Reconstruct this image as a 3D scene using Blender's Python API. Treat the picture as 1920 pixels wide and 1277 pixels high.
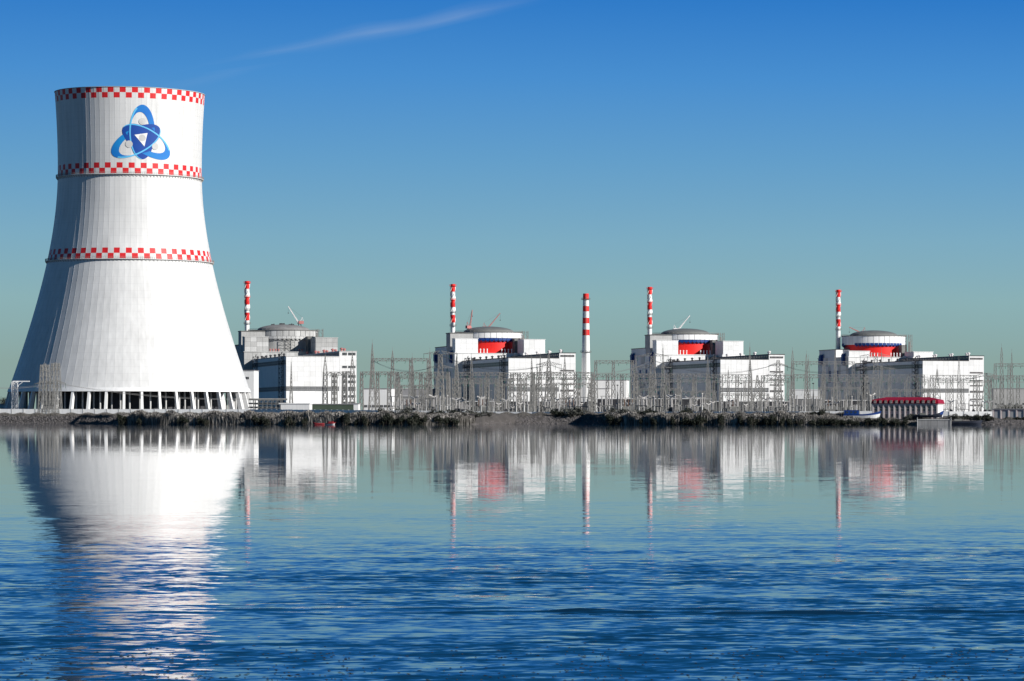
import bpy, bmesh, math, random
import numpy as np
from math import sin, cos, pi, radians as R, atan2, asin, sqrt
from mathutils import Vector, Matrix
random.seed(7); rng = np.random.default_rng(7)
sc = bpy.context.scene
for o in list(bpy.data.objects): bpy.data.objects.remove(o)

# ------------------------------------------------------------------ camera, sky, sun, exposure
F, PX, PY, ZC = 6000.0, 1700.0, 782.0, 3.0       # focal length and principal point in photograph pixels, eye height in m
cam = bpy.data.cameras.new('camera'); camo = bpy.data.objects.new('camera', cam); sc.collection.objects.link(camo)
cam.sensor_width = 36.0; cam.lens = 36.0 * F / 1920.0
cam.shift_x = (960.0 - PX) / 1920.0; cam.shift_y = (PY - 638.5) / 1920.0
cam.clip_start = 1.0; cam.clip_end = 60000.0
camo.location = (0, 0, ZC); camo.rotation_euler = (R(90), 0, 0)
sc.camera = camo

EXPOSURE = 0.48
SUN_AZ, SUN_EL = R(64.5), R(25.0)                 # azimuth from -Y towards +X
world = bpy.data.worlds.new('World'); sc.world = world; world.use_nodes = True
def lin(c): return tuple(((v / 255.0) / 12.92 if v <= 10 else (((v / 255.0) + .055) / 1.055) ** 2.4) for v in c)
def make_world():
    nt = world.node_tree; N = nt.nodes; L = nt.links; N.clear()
    out = N.new('ShaderNodeOutputWorld'); bg = N.new('ShaderNodeBackground'); bg.inputs[1].default_value = 0.1
    L.new(bg.outputs[0], out.inputs[0])
    sky = N.new('ShaderNodeTexSky'); sky.sky_type = 'NISHITA'; sky.sun_disc = False
    sky.sun_elevation = SUN_EL; sky.sun_rotation = R(180) - SUN_AZ; sky.air_density = 1.0; sky.dust_density = 0.3
    tc = N.new('ShaderNodeTexCoord'); sep = N.new('ShaderNodeSeparateXYZ'); L.new(tc.outputs['Generated'], sep.inputs[0])
    ramp = N.new('ShaderNodeValToRGB'); ramp.color_ramp.interpolation = 'EASE'
    # elevation is remapped with a square root so the stops near the horizon are not crowded
    mx = N.new('ShaderNodeMath'); mx.operation = 'MAXIMUM'; mx.inputs[1].default_value = 0.0; L.new(sep.outputs[2], mx.inputs[0])
    sq = N.new('ShaderNodeMath'); sq.operation = 'SQRT'; L.new(mx.outputs[0], sq.inputs[0]); L.new(sq.outputs[0], ramp.inputs[0])
    stops = [(0.0, (138, 159, 153)), (.017, (138, 166, 162)), (.036, (138, 177, 183)), (.055, (123, 172, 196)), (.08, (96, 158, 204)),
             (.105, (68, 142, 209)), (.132, (34, 119, 201)), (.22, (3, 94, 158)), (.5, (6, 72, 114)), (1.0, (6, 50, 80))]
    cr = ramp.color_ramp; cr.interpolation = 'LINEAR'
    while len(cr.elements) < len(stops): cr.elements.new(0.5)
    for e, (z, c) in zip(cr.elements, stops): e.position = sqrt(z)
    for e, (z, c) in zip(cr.elements, stops): e.color = (*lin(c), 1)
    # thin cirrus streaks rising to the right
    mp = N.new('ShaderNodeCombineXYZ'); zz = N.new('ShaderNodeMath'); zz.operation = 'MULTIPLY_ADD'; zz.inputs[1].default_value = -.246
    L.new(sep.outputs[0], zz.inputs[0]); L.new(sep.outputs[2], zz.inputs[2]); L.new(sep.outputs[0], mp.inputs[0]); L.new(zz.outputs[0], mp.inputs[2])
    sc2 = N.new('ShaderNodeVectorMath'); sc2.operation = 'MULTIPLY'; sc2.inputs[1].default_value = (11, 0, 150); L.new(mp.outputs[0], sc2.inputs[0])
    n1 = N.new('ShaderNodeTexNoise'); n1.inputs['Scale'].default_value = 1.0; n1.inputs['Detail'].default_value = 6; n1.inputs['Distortion'].default_value = .6
    L.new(sc2.outputs[0], n1.inputs['Vector'])
    sx = N.new('ShaderNodeSeparateXYZ'); L.new(mp.outputs[0], sx.inputs[0])
    def m(op, a, b=None, cl=False):
        n = N.new('ShaderNodeMath'); n.operation = op; n.use_clamp = cl
        for i, q in enumerate((a, b)):
            if q is None: continue
            if isinstance(q, (int, float)): n.inputs[i].default_value = q
            else: L.new(q, n.inputs[i])
        return n.outputs[0]
    # band around one slanted line, with a soft waviness
    nw = N.new('ShaderNodeTexNoise'); nw.inputs['Scale'].default_value = 14; nw.inputs['Detail'].default_value = 2; L.new(mp.outputs[0], nw.inputs['Vector'])
    wav = m('MULTIPLY', m('SUBTRACT', nw.outputs[0], .5), .016)
    d = m('ABSOLUTE', m('SUBTRACT', m('ADD', sx.outputs[2], wav), CIRRUS_Z))
    band = m('SUBTRACT', 1.0, m('DIVIDE', d, .0042), True)
    along = m('MULTIPLY', m('DIVIDE', m('SUBTRACT', sx.outputs[0], -.228), .03, True), m('DIVIDE', m('SUBTRACT', -.108, sx.outputs[0]), .03, True))
    tex = m('DIVIDE', m('SUBTRACT', n1.outputs[0], .41), .26, True)
    fac = m('MULTIPLY', m('MULTIPLY', m('MULTIPLY', band, along), tex), .19)
    cm = N.new('ShaderNodeMix'); cm.data_type = 'RGBA'; L.new(fac, cm.inputs[0]); L.new(ramp.outputs[0], cm.inputs[6]); cm.inputs[7].default_value = (*lin((196, 208, 222)), 1)
    sc10 = N.new('ShaderNodeVectorMath'); sc10.operation = 'SCALE'; sc10.inputs[3].default_value = 10.0 / 2 ** EXPOSURE * .97; L.new(cm.outputs[2], sc10.inputs[0])
    mix = N.new('ShaderNodeMix'); mix.data_type = 'RGBA'; mix.inputs[0].default_value = 0.02
    L.new(sc10.outputs[0], mix.inputs[6]); L.new(sky.outputs[0], mix.inputs[7]); L.new(mix.outputs[2], bg.inputs[0])
CIRRUS_Z = 0.1574
make_world()
sun = bpy.data.lights.new('sun', 'SUN'); sun.energy = 5.0; sun.angle = R(0.5); sun.color = (1.0, .965, .92)
suno = bpy.data.objects.new('sun', sun); sc.collection.objects.link(suno); suno.location = (300, -200, 400)
sd = Vector((sin(SUN_AZ) * cos(SUN_EL), -cos(SUN_AZ) * cos(SUN_EL), sin(SUN_EL)))
suno.rotation_euler = sd.to_track_quat('Z', 'Y').to_euler()
sc.view_settings.view_transform = 'Standard'; sc.view_settings.look = 'None'; sc.view_settings.gamma = 1.0
sc.view_settings.exposure = EXPOSURE; sc.view_settings.use_curve_mapping = False
sc.cycles.max_bounces = 8; sc.cycles.use_denoising = True

# ------------------------------------------------------------------ helpers
def PXY(x, y, Y): return ((x - PX) * Y / F, Y, ZC + (PY - y) * Y / F)      # where a sight line meets depth Y
def XOF(x, Y): return (x - PX) * Y / F
def ZOF(y, Y): return ZC + (PY - y) * Y / F
COL = sc.collection
def tag(o, label=None, cat=None, group=None, kind=None):
    if label: o['label'] = label
    if cat: o['category'] = cat
    if group: o['group'] = group
    if kind: o['kind'] = kind
    return o
def empty(name, loc, rz=0.0, label=None, cat=None, group=None):
    o = bpy.data.objects.new(name, None); COL.objects.link(o); o.location = loc; o.rotation_euler = (0, 0, rz); o.empty_display_size = 2
    return tag(o, label, cat, group)
def put(name, mesh, parent=None, loc=(0, 0, 0), rz=0.0, scale=None):
    o = bpy.data.objects.new(name, mesh); COL.objects.link(o); o.parent = parent; o.location = loc; o.rotation_euler = (0, 0, rz)
    if scale: o.scale = scale
    return o
class MB:
    def __init__(s): s.v = []; s.f = []; s.m = []
    def add(s, vs, fs, mi=0):
        k = len(s.v); s.v += [tuple(p) for p in vs]; s.f += [tuple(i + k for i in q) for q in fs]; s.m += [mi] * len(fs); return s
    def box(s, a, b, mi=0):
        x0, y0, z0 = a; x1, y1, z1 = b
        return s.add([(x0, y0, z0), (x1, y0, z0), (x1, y1, z0), (x0, y1, z0), (x0, y0, z1), (x1, y0, z1), (x1, y1, z1), (x0, y1, z1)],
                     [(0, 3, 2, 1), (4, 5, 6, 7), (0, 1, 5, 4), (1, 2, 6, 5), (2, 3, 7, 6), (3, 0, 4, 7)], mi)
    def strut(s, p, q, w, w2=None, mi=0):
        p = Vector(p); q = Vector(q); d = q - p
        if d.length < 1e-6: return s
        d.normalize(); up = Vector((0, 0, 1)) if abs(d.z) < .9 else Vector((1, 0, 0))
        a = d.cross(up).normalized(); b = d.cross(a); w2 = w if w2 is None else w2
        vs = [p + (a * i + b * j) * w / 2 for i, j in ((-1, -1), (1, -1), (1, 1), (-1, 1))] + [q + (a * i + b * j) * w2 / 2 for i, j in ((-1, -1), (1, -1), (1, 1), (-1, 1))]
        return s.add(vs, [(0, 1, 5, 4), (1, 2, 6, 5), (2, 3, 7, 6), (3, 0, 4, 7), (3, 2, 1, 0), (4, 5, 6, 7)], mi)
    def lathe(s, prof, n=32, c=(0, 0, 0), a0=0.0, a1=2 * pi, mi=0, cap=True):
        full = abs(a1 - a0 - 2 * pi) < 1e-6; m = n if full else n + 1
        vs = [(c[0] + r * cos(a0 + (a1 - a0) * i / n), c[1] + r * sin(a0 + (a1 - a0) * i / n), c[2] + z) for r, z in prof for i in range(m)]
        fs = []
        for j in range(len(prof) - 1):
            for i in range(n):
                i2 = (i + 1) % m
                fs.append((j * m + i, j * m + i2, (j + 1) * m + i2, (j + 1) * m + i))
        if cap and full:
            if prof[-1][0] > 1e-4: fs.append(tuple((len(prof) - 1) * m + i for i in range(n)))
            if prof[0][0] > 1e-4: fs.append(tuple(reversed(range(n))))
        return s.add(vs, fs, mi)
    def prism(s, poly, z0, z1, mi=0):
        n = len(poly)
        return s.add([(x, y, z0) for x, y in poly] + [(x, y, z1) for x, y in poly],
                     [tuple(reversed(range(n))), tuple(range(n, 2 * n))] + [(i, (i + 1) % n, n + (i + 1) % n, n + i) for i in range(n)], mi)
    def mesh(s, name, mats, smooth=False, off=(0, 0, 0)):
        me = bpy.data.meshes.new(name)
        if off != (0, 0, 0): s.v = [(x - off[0], y - off[1], z - off[2]) for x, y, z in s.v]
        me.from_pydata(s.v, [], s.f)
        for m in (mats if isinstance(mats, (list, tuple)) else [mats]): me.materials.append(m)
        if any(s.m): me.polygons.foreach_set('material_index', s.m)
        if smooth: me.polygons.foreach_set('use_smooth', [True] * len(s.f))
        me.update(); return me
    def build(s, name, mats, parent=None, loc=(0, 0, 0), rz=0.0, smooth=False, off=(0, 0, 0)):
        return put(name, s.mesh(name, mats, smooth, off), parent, loc, rz)

# ------------------------------------------------------------------ materials
def mat(name, col, rough=.6, var=.12, scale=.25, streak=0.0, metal=0.0, spec=.3, bump=0.0, bscale=2.0, col2=None, island=False):
    return _mat(name, col, rough, var, scale, streak, metal, spec, bump, bscale, col2, island)
def _mat(name, col, rough=.6, var=.12, scale=.25, streak=0.0, metal=0.0, spec=.3, bump=0.0, bscale=2.0, col2=None, island=False):
    """Plain paint, stone or foliage: base colour broken up by noise, and by vertical rain streaks."""
    m = bpy.data.materials.new(name); m.use_nodes = True; nt = m.node_tree; N = nt.nodes; L = nt.links
    b = N['Principled BSDF']; b.inputs['Roughness'].default_value = rough; b.inputs['Metallic'].default_value = metal
    b.inputs['Specular IOR Level'].default_value = spec
    g = N.new('ShaderNodeNewGeometry')
    n = N.new('ShaderNodeTexNoise'); n.inputs['Scale'].default_value = scale; n.inputs['Detail'].default_value = 5; L.new(g.outputs['Position'], n.inputs['Vector'])
    mr = N.new('ShaderNodeMapRange'); mr.inputs[1].default_value = .3; mr.inputs[2].default_value = .7; mr.inputs[3].default_value = 1 - var; mr.inputs[4].default_value = 1.0
    L.new(n.outputs[0], mr.inputs[0]); fac = mr.outputs[0]
    if streak:
        vm = N.new('ShaderNodeVectorMath'); vm.operation = 'MULTIPLY'; vm.inputs[1].default_value = (1.3, 1.3, .06); L.new(g.outputs['Position'], vm.inputs[0])
        n2 = N.new('ShaderNodeTexNoise'); n2.inputs['Scale'].default_value = 1.0; n2.inputs['Detail'].default_value = 3; L.new(vm.outputs[0], n2.inputs['Vector'])
        m2 = N.new('ShaderNodeMapRange'); m2.inputs[1].default_value = .45; m2.inputs[2].default_value = .72; m2.inputs[3].default_value = 1.0; m2.inputs[4].default_value = 1 - streak
        L.new(n2.outputs[0], m2.inputs[0]); mu = N.new('ShaderNodeMath'); mu.operation = 'MULTIPLY'; L.new(fac, mu.inputs[0]); L.new(m2.outputs[0], mu.inputs[1]); fac = mu.outputs[0]
    mix = N.new('ShaderNodeMix'); mix.data_type = 'RGBA'
    if col2 is None:
        mix.blend_type = 'MULTIPLY'; mix.inputs[0].default_value = 1.0; mix.inputs[6].default_value = (*col, 1); L.new(fac, mix.inputs[7])
    else:
        mr.inputs[3].default_value = 0; mr.inputs[4].default_value = 1
        if island:
            av = N.new('ShaderNodeMath'); av.operation = 'MULTIPLY_ADD'; av.inputs[1].default_value = .8; L.new(g.outputs['Random Per Island'], av.inputs[0])
            hv = N.new('ShaderNodeMath'); hv.operation = 'MULTIPLY'; hv.inputs[1].default_value = .35; L.new(fac, hv.inputs[0]); L.new(hv.outputs[0], av.inputs[2]); pw = N.new('ShaderNodeMath'); pw.operation = 'POWER'; pw.inputs[1].default_value = 2.2; L.new(av.outputs[0], pw.inputs[0]); fac = pw.outputs[0]
        L.new(fac, mix.inputs[0]); mix.inputs[6].default_value = (*col, 1); mix.inputs[7].default_value = (*col2, 1)
    L.new(mix.outputs[2], b.inputs['Base Color'])
    if bump:
        n3 = N.new('ShaderNodeTexNoise'); n3.inputs['Scale'].default_value = bscale; n3.inputs['Detail'].default_value = 4; L.new(g.outputs['Position'], n3.inputs['Vector'])
        bp = N.new('ShaderNodeBump'); bp.inputs['Strength'].default_value = bump; bp.inputs['Distance'].default_value = .2; L.new(n3.outputs[0], bp.inputs['Height']); L.new(bp.outputs[0], b.inputs['Normal'])
    return m
M = {}
M['white'] = mat('white_cladding', (.70, .70, .69), .55, .07, .12, .08)
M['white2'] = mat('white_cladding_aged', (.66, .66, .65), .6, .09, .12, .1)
M['joint'] = mat('panel_joint', (.58, .58, .58), .8, .1)
M['concrete'] = mat('grey_concrete_panel', (.40, .40, .39), .85, .22, .15, .18)
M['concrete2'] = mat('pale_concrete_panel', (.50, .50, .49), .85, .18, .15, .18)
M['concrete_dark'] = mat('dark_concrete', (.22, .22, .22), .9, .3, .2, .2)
M['wallwhite'] = mat('whitewashed_concrete', (.82, .82, .80), .8, .08, .3, .1)
M['red'] = mat('red_paint', (.66, .016, .012), .45, .12, .15, .1)
M['redroof'] = mat('red_roof_sheet', (.28, .004, .018), .45, .15, .4, .1)
M['blue'] = mat('blue_paint', (.005, .035, .17), .45, .15, .4, .1)
M['dome'] = mat('grey_dome_sheet', (.15, .155, .15), .5, .2, .3)
M['roof'] = mat('dark_roofing_felt', (.07, .07, .07), .9, .25, .2)
M['steel'] = mat('galvanised_steel', (.25, .245, .23), .55, .3, .6)
M['steel_dark'] = mat('weathered_steel', (.17, .17, .16), .6, .3, .6)
M['darkmetal'] = mat('dark_painted_steel', (.045, .045, .05), .6, .3, .6)
M['glass'] = mat('window_glass', (.03, .035, .04), .12, .2, .5, spec=.6)
M['frame'] = mat('grey_window_frame', (.36, .36, .36), .5, .1)
M['porcelain'] = mat('insulator_porcelain', (.42, .405, .39), .35, .15, 1.0, spec=.5)
M['brownporc'] = mat('brown_porcelain', (.16, .10, .07), .3, .15, 1.0, spec=.5)
M['greenglass'] = mat('green_glass_insulator', (.05, .13, .09), .2, .2, 1.0, spec=.6)
M['wire'] = mat('aluminium_cable', (.12, .12, .12), .5, .1)
M['cranered'] = mat('faded_red_crane_paint', (.42, .16, .15), .5, .2, .6)
M['cranewhite'] = mat('white_crane_paint', (.72, .68, .67), .5, .15, .6)
M['facade'] = mat('pink_grey_render', (.50, .40, .39), .8, .12, .4, .12)
M['trim'] = mat('white_render_trim', (.58, .52, .50), .7, .1, .5)
M['greyroof'] = mat('grey_sheet_roof', (.26, .26, .27), .6, .2, .3)
M['soil'] = mat('dry_soil', (.075, .068, .064), .95, .4, .15, bump=.4)
M['rock'] = mat('grey_rock', (.13, .12, .118), .9, .4, .8, bump=.5, bscale=3)
M['reed'] = mat('dry_reed', (.035, .033, .029), .8, 0, .12, col2=(.34, .32, .29), island=True)
M['plume'] = mat('reed_plume', (.07, .066, .06), .9, 0, .12, col2=(.34, .32, .30), island=True)
M['leaf'] = mat('dark_bush_leaf', (.008, .012, .006), .7, 0, .7, col2=(.036, .040, .028), island=True)
M['leaf2'] = mat('grey_green_leaf', (.03, .033, .027), .7, 0, .7, col2=(.15, .15, .13), island=True)
M['bark'] = mat('bark', (.09, .075, .06), .9, .3, 2)
M['dryleaf'] = mat('dry_grass', (.07, .065, .058), .9, 0, .8, col2=(.18, .168, .155))
M['boatred'] = mat('faded_red_hull', (.30, .035, .04), .6, .3, .8)
M['boatdark'] = mat('dark_hull', (.02, .025, .04), .5, .3, .8)

def tower_material(cx, cy, phi0, bands):
    """White cladding with painted red squares; squares follow angle round the tower and height."""
    m = bpy.data.materials.new('tower_cladding'); m.use_nodes = True; nt = m.node_tree; N = nt.nodes; L = nt.links
    b = N['Principled BSDF']; b.inputs['Roughness'].default_value = .5; b.inputs['Specular IOR Level'].default_value = .3
    g = N.new('ShaderNodeNewGeometry'); sp = N.new('ShaderNodeSeparateXYZ'); L.new(g.outputs['Position'], sp.inputs[0])
    def m_(op, a, b_=None, cl=False):
        n = N.new('ShaderNodeMath'); n.operation = op; n.use_clamp = cl
        for i, q in enumerate((a, b_)):
            if q is None: continue
            if isinstance(q, (int, float)): n.inputs[i].default_value = q
            else: L.new(q, n.inputs[i])
        return n.outputs[0]
    dx = m_('SUBTRACT', sp.outputs[0], cx); dy = m_('SUBTRACT', cy, sp.outputs[1])
    az = m_('ARCTAN2', dx, dy); z = sp.outputs[2]
    fac = None
    for (z0, h, n, ph) in bands:                       # z0 top of band, two rows of height h, n pairs, phase (rad from phi0)
        t = m_('DIVIDE', m_('SUBTRACT', z0, z), h)      # 0..1 upper row, 1..2 lower row
        row = m_('FLOOR', t)
        inb = m_('MULTIPLY', m_('GREATER_THAN', t, 0.0), m_('LESS_THAN', t, 2.0))
        u = m_('ADD', m_('DIVIDE', m_('SUBTRACT', az, phi0 + ph), 2 * pi / n), m_('ADD', .25 + 200, m_('MULTIPLY', row, .5)))
        sq = m_('LESS_THAN', m_('FRACT', u), .5)
        q = m_('MULTIPLY', inb, sq); fac = q if fac is None else m_('MAXIMUM', fac, q)
    n = N.new('ShaderNodeTexNoise'); n.inputs['Scale'].default_value = .05; n.inputs['Detail'].default_value = 4; L.new(g.outputs['Position'], n.inputs['Vector'])
    vm = N.new('ShaderNodeVectorMath'); vm.operation = 'MULTIPLY'; vm.inputs[1].default_value = (.5, .5, .02); L.new(g.outputs['Position'], vm.inputs[0])
    n2 = N.new('ShaderNodeTexNoise'); n2.inputs['Scale'].default_value = 1.0; n2.inputs['Detail'].default_value = 3; L.new(vm.outputs[0], n2.inputs['Vector'])
    k = m_('ADD', m_('ADD', .64, m_('MULTIPLY', n.outputs[0], .26)), m_('MULTIPLY', n2.outputs[0], .40))
    # faint horizontal lap joints of the sheets every 3.6 m
    lap = m_('LESS_THAN', m_('FRACT', m_('DIVIDE', z, 3.6)), .045); k = m_('MULTIPLY', k, m_('SUBTRACT', 1.0, m_('MULTIPLY', lap, .10)))
    mix = N.new('ShaderNodeMix'); mix.data_type = 'RGBA'; L.new(fac, mix.inputs[0]); mix.inputs[6].default_value = (.57, .57, .56, 1); mix.inputs[7].default_value = (.55, .016, .02, 1)
    mu = N.new('ShaderNodeMix'); mu.data_type = 'RGBA'; mu.blend_type = 'MULTIPLY'; mu.inputs[0].default_value = 1.0
    L.new(mix.outputs[2], mu.inputs[6]); L.new(k, mu.inputs[7]); L.new(mu.outputs[2], b.inputs['Base Color'])
    return m

def water_material():
    m = bpy.data.materials.new('lake_water'); m.use_nodes = True; nt = m.node_tree; N = nt.nodes; L = nt.links
    b = N['Principled BSDF']; b.inputs['Base Color'].default_value = (.003, .018, .045, 1); b.inputs['Roughness'].default_value = .03
    b.inputs['IOR'].default_value = 1.333; b.inputs['Specular IOR Level'].default_value = .5
    g = N.new('ShaderNodeNewGeometry'); sp = N.new('ShaderNodeSeparateXYZ'); L.new(g.outputs['Position'], sp.inputs[0])
    def m_(op, a, b_=None, cl=False):
        n = N.new('ShaderNodeMath'); n.operation = op; n.use_clamp = cl
        for i, q in enumerate((a, b_)):
            if q is None: continue
            if isinstance(q, (int, float)): n.inputs[i].default_value = q
            else: L.new(q, n.inputs[i])
        return n.outputs[0]
    def noise(sx, sy, det=2.0, w=0.0, dist=0.0):
        v = N.new('ShaderNodeVectorMath'); v.operation = 'MULTIPLY_ADD'; v.inputs[1].default_value = (sx, sy, 0); v.inputs[2].default_value = (w, w * 1.7, w); L.new(g.outputs['Position'], v.inputs[0])
        n = N.new('ShaderNodeTexNoise'); n.inputs['Scale'].default_value = 1.0; n.inputs['Detail'].default_value = det; n.inputs['Distortion'].default_value = dist; L.new(v.outputs[0], n.inputs['Vector'])
        return n
    Y = sp.outputs[1]
    # the breeze ruffles the near water; beyond about ninety metres the lake lies calm
    patch = m_('MULTIPLY', m_('SUBTRACT', noise(.05, .06, 3, 5).outputs[0], .5), 30.0)
    Yp = m_('ADD', Y, patch)
    mr = N.new('ShaderNodeValToRGB'); mr.color_ramp.interpolation = 'B_SPLINE'
    el = mr.color_ramp.elements
    for p, v in WATER_AMP[2:]: el.new(p)
    for e, (p, v) in zip(sorted(el, key=lambda q: q.position), WATER_AMP): pass
    el = mr.color_ramp.elements
    for i, (p, v) in enumerate(WATER_AMP): el[i].position = p; el[i].color = (v, v, v, 1)
    L.new(m_('DIVIDE', Yp, 400.0, True), mr.inputs[0])
    amp = m_('MULTIPLY', mr.outputs[0], m_('MAXIMUM', m_('ADD', -.3, m_('MULTIPLY', noise(.16, .11, 4, 40, .8).outputs[0], 2.6)), .25))
    def slopes(n, ax, ay):
        s = N.new('ShaderNodeSeparateColor'); L.new(n.outputs['Color'], s.inputs[0])
        return m_('MULTIPLY', m_('SUBTRACT', s.outputs[0], .5), ax), m_('MULTIPLY', m_('SUBTRACT', s.outputs[1], .5), ay)
    sxs, sys_ = [], []
    for (fx, fy, det, w, dist, ax, ay) in WATER_WAVES:
        a, c = slopes(noise(fx, fy, det, w, dist), ax, ay); sxs.append(a); sys_.append(c)
    def tot(q):
        r = q[0]
        for k in q[1:]: r = m_('ADD', r, k)
        return m_('MULTIPLY', r, amp)
    nx, ny = tot(sxs), m_('SUBTRACT', tot(sys_), m_('MULTIPLY', amp, WATER_LEAN))
    ny = m_('ADD', m_('MINIMUM', ny, 0.0), m_('MULTIPLY', m_('MAXIMUM', ny, 0.0), .25))      # slopes that turn away hide behind the crests
    cmb = N.new('ShaderNodeCombineXYZ'); L.new(nx, cmb.inputs[0]); L.new(ny, cmb.inputs[1]); cmb.inputs[2].default_value = 0
    ad = N.new('ShaderNodeVectorMath'); ad.operation = 'ADD'; L.new(g.outputs['Normal'], ad.inputs[0]); L.new(cmb.outputs[0], ad.inputs[1])
    nm = N.new('ShaderNodeVectorMath'); nm.operation = 'NORMALIZE'; L.new(ad.outputs[0], nm.inputs[0]); L.new(nm.outputs[0], b.inputs['Normal'])
    return m
# (distance / 400 m, ruffle); waves: x freq, y freq, detail, seed, distortion, x slope, y slope
WATER_AMP = [(0.0, 1.0), (.14, 1.0), (.178, .55), (.21, .17), (.29, .042), (1.0, .009)]
WATER_LEAN = .043     # wave backs are hidden at this low eye height: the faces one sees lean towards the near shore
WATER_WAVES = [(1.25, 2.0, 4, 1.0, 1.0, .13, .35), (3.6, 5.2, 3, 9.0, .6, .13, .27), (.12, .5, 3, 21.0, .6, .02, .18)]

def where_names():
    return [(10, 'the low grey shed at the far left'), (60, 'the left edge of the cooling tower'), (100, 'the cluster of slim pylons'), (150, 'the left half of the cooling tower'),
            (205, 'the end of the stone bank'), (245, 'the middle of the cooling tower'), (290, 'the emblem on the cooling tower'), (340, 'the right half of the cooling tower'),
            (390, 'the right side of the cooling tower'), (440, 'the right foot of the cooling tower'), (475, 'the leftmost striped stack'), (510, 'the shaded side of the leftmost hall'),
            (550, 'the left half of the leftmost hall'), (600, 'the red boats'), (650, 'the right end of the leftmost hall'), (705, 'the tall mast right of the leftmost hall'),
            (755, 'the gap left of the second reactor'), (800, 'the left gantries of the second reactor'), (847, 'the second striped stack'), (885, 'the shaded side of the second hall'),
            (920, 'the second reactor drum'), (960, 'the left half of the second hall'), (1000, 'the middle of the second hall'), (1050, 'the right end of the second hall'),
            (1098, 'the free-standing striped chimney'), (1145, 'the low white shed right of the chimney'), (1190, 'the left flank of the third reactor'), (1213, 'the third striped stack'),
            (1250, 'the left wall of the third reactor'), (1290, 'the third reactor drum'), (1340, 'the left half of the third hall'), (1390, 'the middle of the third hall'), (1450, 'the right end of the third hall'),
            (1500, 'the gap right of the third hall'), (1550, 'the left flank of the fourth reactor'), (1578, 'the rightmost striped stack'), (1612, 'the blue and white boat'),
            (1660, 'the left half of the red-roofed house'), (1720, 'the right half of the red-roofed house'), (1780, 'the right end of the red-roofed house'), (1830, 'the right end of the fourth hall'), (1890, 'the low house at the right edge')]
WN = where_names()
def where(x): return min(WN, key=lambda q: abs(q[0] - x))[1]

# ------------------------------------------------------------------ the setting: lake, shore, ground
GZ = 4.0
SHORE = [(-400, 1470), (-100, 1450), (0, 1440), (150, 1420), (213, 1330), (224, 1238), (300, 1228), (430, 1222), (600, 1216), (760, 1212), (860, 1222), (905, 1300), (960, 1335), (1040, 1340), (1095, 1335), (1120, 1290), (1146, 1228),
         (1250, 1212), (1500, 1205), (1600, 1210), (1712, 1214), (1722, 1211), (1784, 1211), (1800, 1216), (1840, 1216), (1860, 1210), (1960, 1205), (2400, 1200)]
def shore(x):
    return float(np.interp(x, [q[0] for q in SHORE], [q[1] for q in SHORE]))
def px_of(X, Y): return PX + F * X / Y
def make_water():
    xs = [-9000, -3000, -1000, -300, -90, -50] + list(np.arange(-34, 14.01, .16)) + [30, 90, 300, 1000, 3000, 9000]
    ys = [-600, -100, 0, 20, 30] + list(np.arange(36, 45.9, .4)) + list(np.arange(46, 52.6, .045)) + list(np.arange(53, 60.01, .5)) + [63, 68, 80, 100, 150, 250, 400, 700, 1000, 1300, 1700]
    X, Yg = np.meshgrid(xs, ys); Z = np.zeros_like(X)
    def ridge(Yc, w, A): return A * np.exp(-((Yg - Yc) / w) ** 2)
    wr = np.random.default_rng(77); yl = 49.0 + .22 * np.sin(X * .8) + .1 * np.sin(X * 2.1 + 1) + .05 * np.sin(X * 6 + 2)
    Z += .034 * np.exp(-((Yg - yl) / .15) ** 2) * (1 / (1 + np.exp(-(X + 6.5) * 1.1))) * (.75 + .25 * np.sin(X * 3.7)) + .022 * np.exp(-((Yg - yl - 1.0 - .1 * np.sin(X * 1.3)) / .15) ** 2) * (1 / (1 + np.exp(-(X + 8) * 1.1))) * (.5 + .5 * np.sin(X * 1.9 + 2))
    for _ in range(70):                                 # an old wake: many short, steep wavelets in a broken line
        xc = wr.uniform(-8.5, 9.0); yc = wr.choice([49.0, 49.1, 50.2, 48.1, 47.3]) + wr.normal(0, .12) + .3 * np.sin(xc * .8); lx = wr.uniform(.3, 1.1); A = wr.uniform(.007, .018) * min(1.0, max(.25, (xc + 9.5) / 4))
        th = wr.normal(0, .10); dx = X - xc; dy = Yg - yc - th * dx
        Z += A * np.exp(-(dx / lx) ** 2 - (dy / wr.uniform(.10, .18)) ** 2)
    for _ in range(26):
        xc = wr.uniform(-13, -7); yc = 49.3 + wr.normal(0, .7); Z += wr.uniform(.004, .01) * np.exp(-((X - xc) / wr.uniform(.4, 1.2)) ** 2 - ((Yg - yc) / .2) ** 2)
    Z *= (np.abs(X + 10) < 23)
    n, mth = len(xs), len(ys); v = np.stack([X.ravel(), Yg.ravel(), Z.ravel()], 1)
    i = np.arange((mth - 1) * (n - 1)); r = i // (n - 1); c = i % (n - 1); f = np.stack([r * n + c, r * n + c + 1, (r + 1) * n + c + 1, (r + 1) * n + c], 1)
    me = bpy.data.meshes.new('water'); me.from_pydata(v.tolist(), [], f.tolist()); me.materials.append(water_material())
    me.polygons.foreach_set('use_smooth', [True] * len(f)); me.update()
    tag(put('water', me), kind='structure')
make_water()
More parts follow.
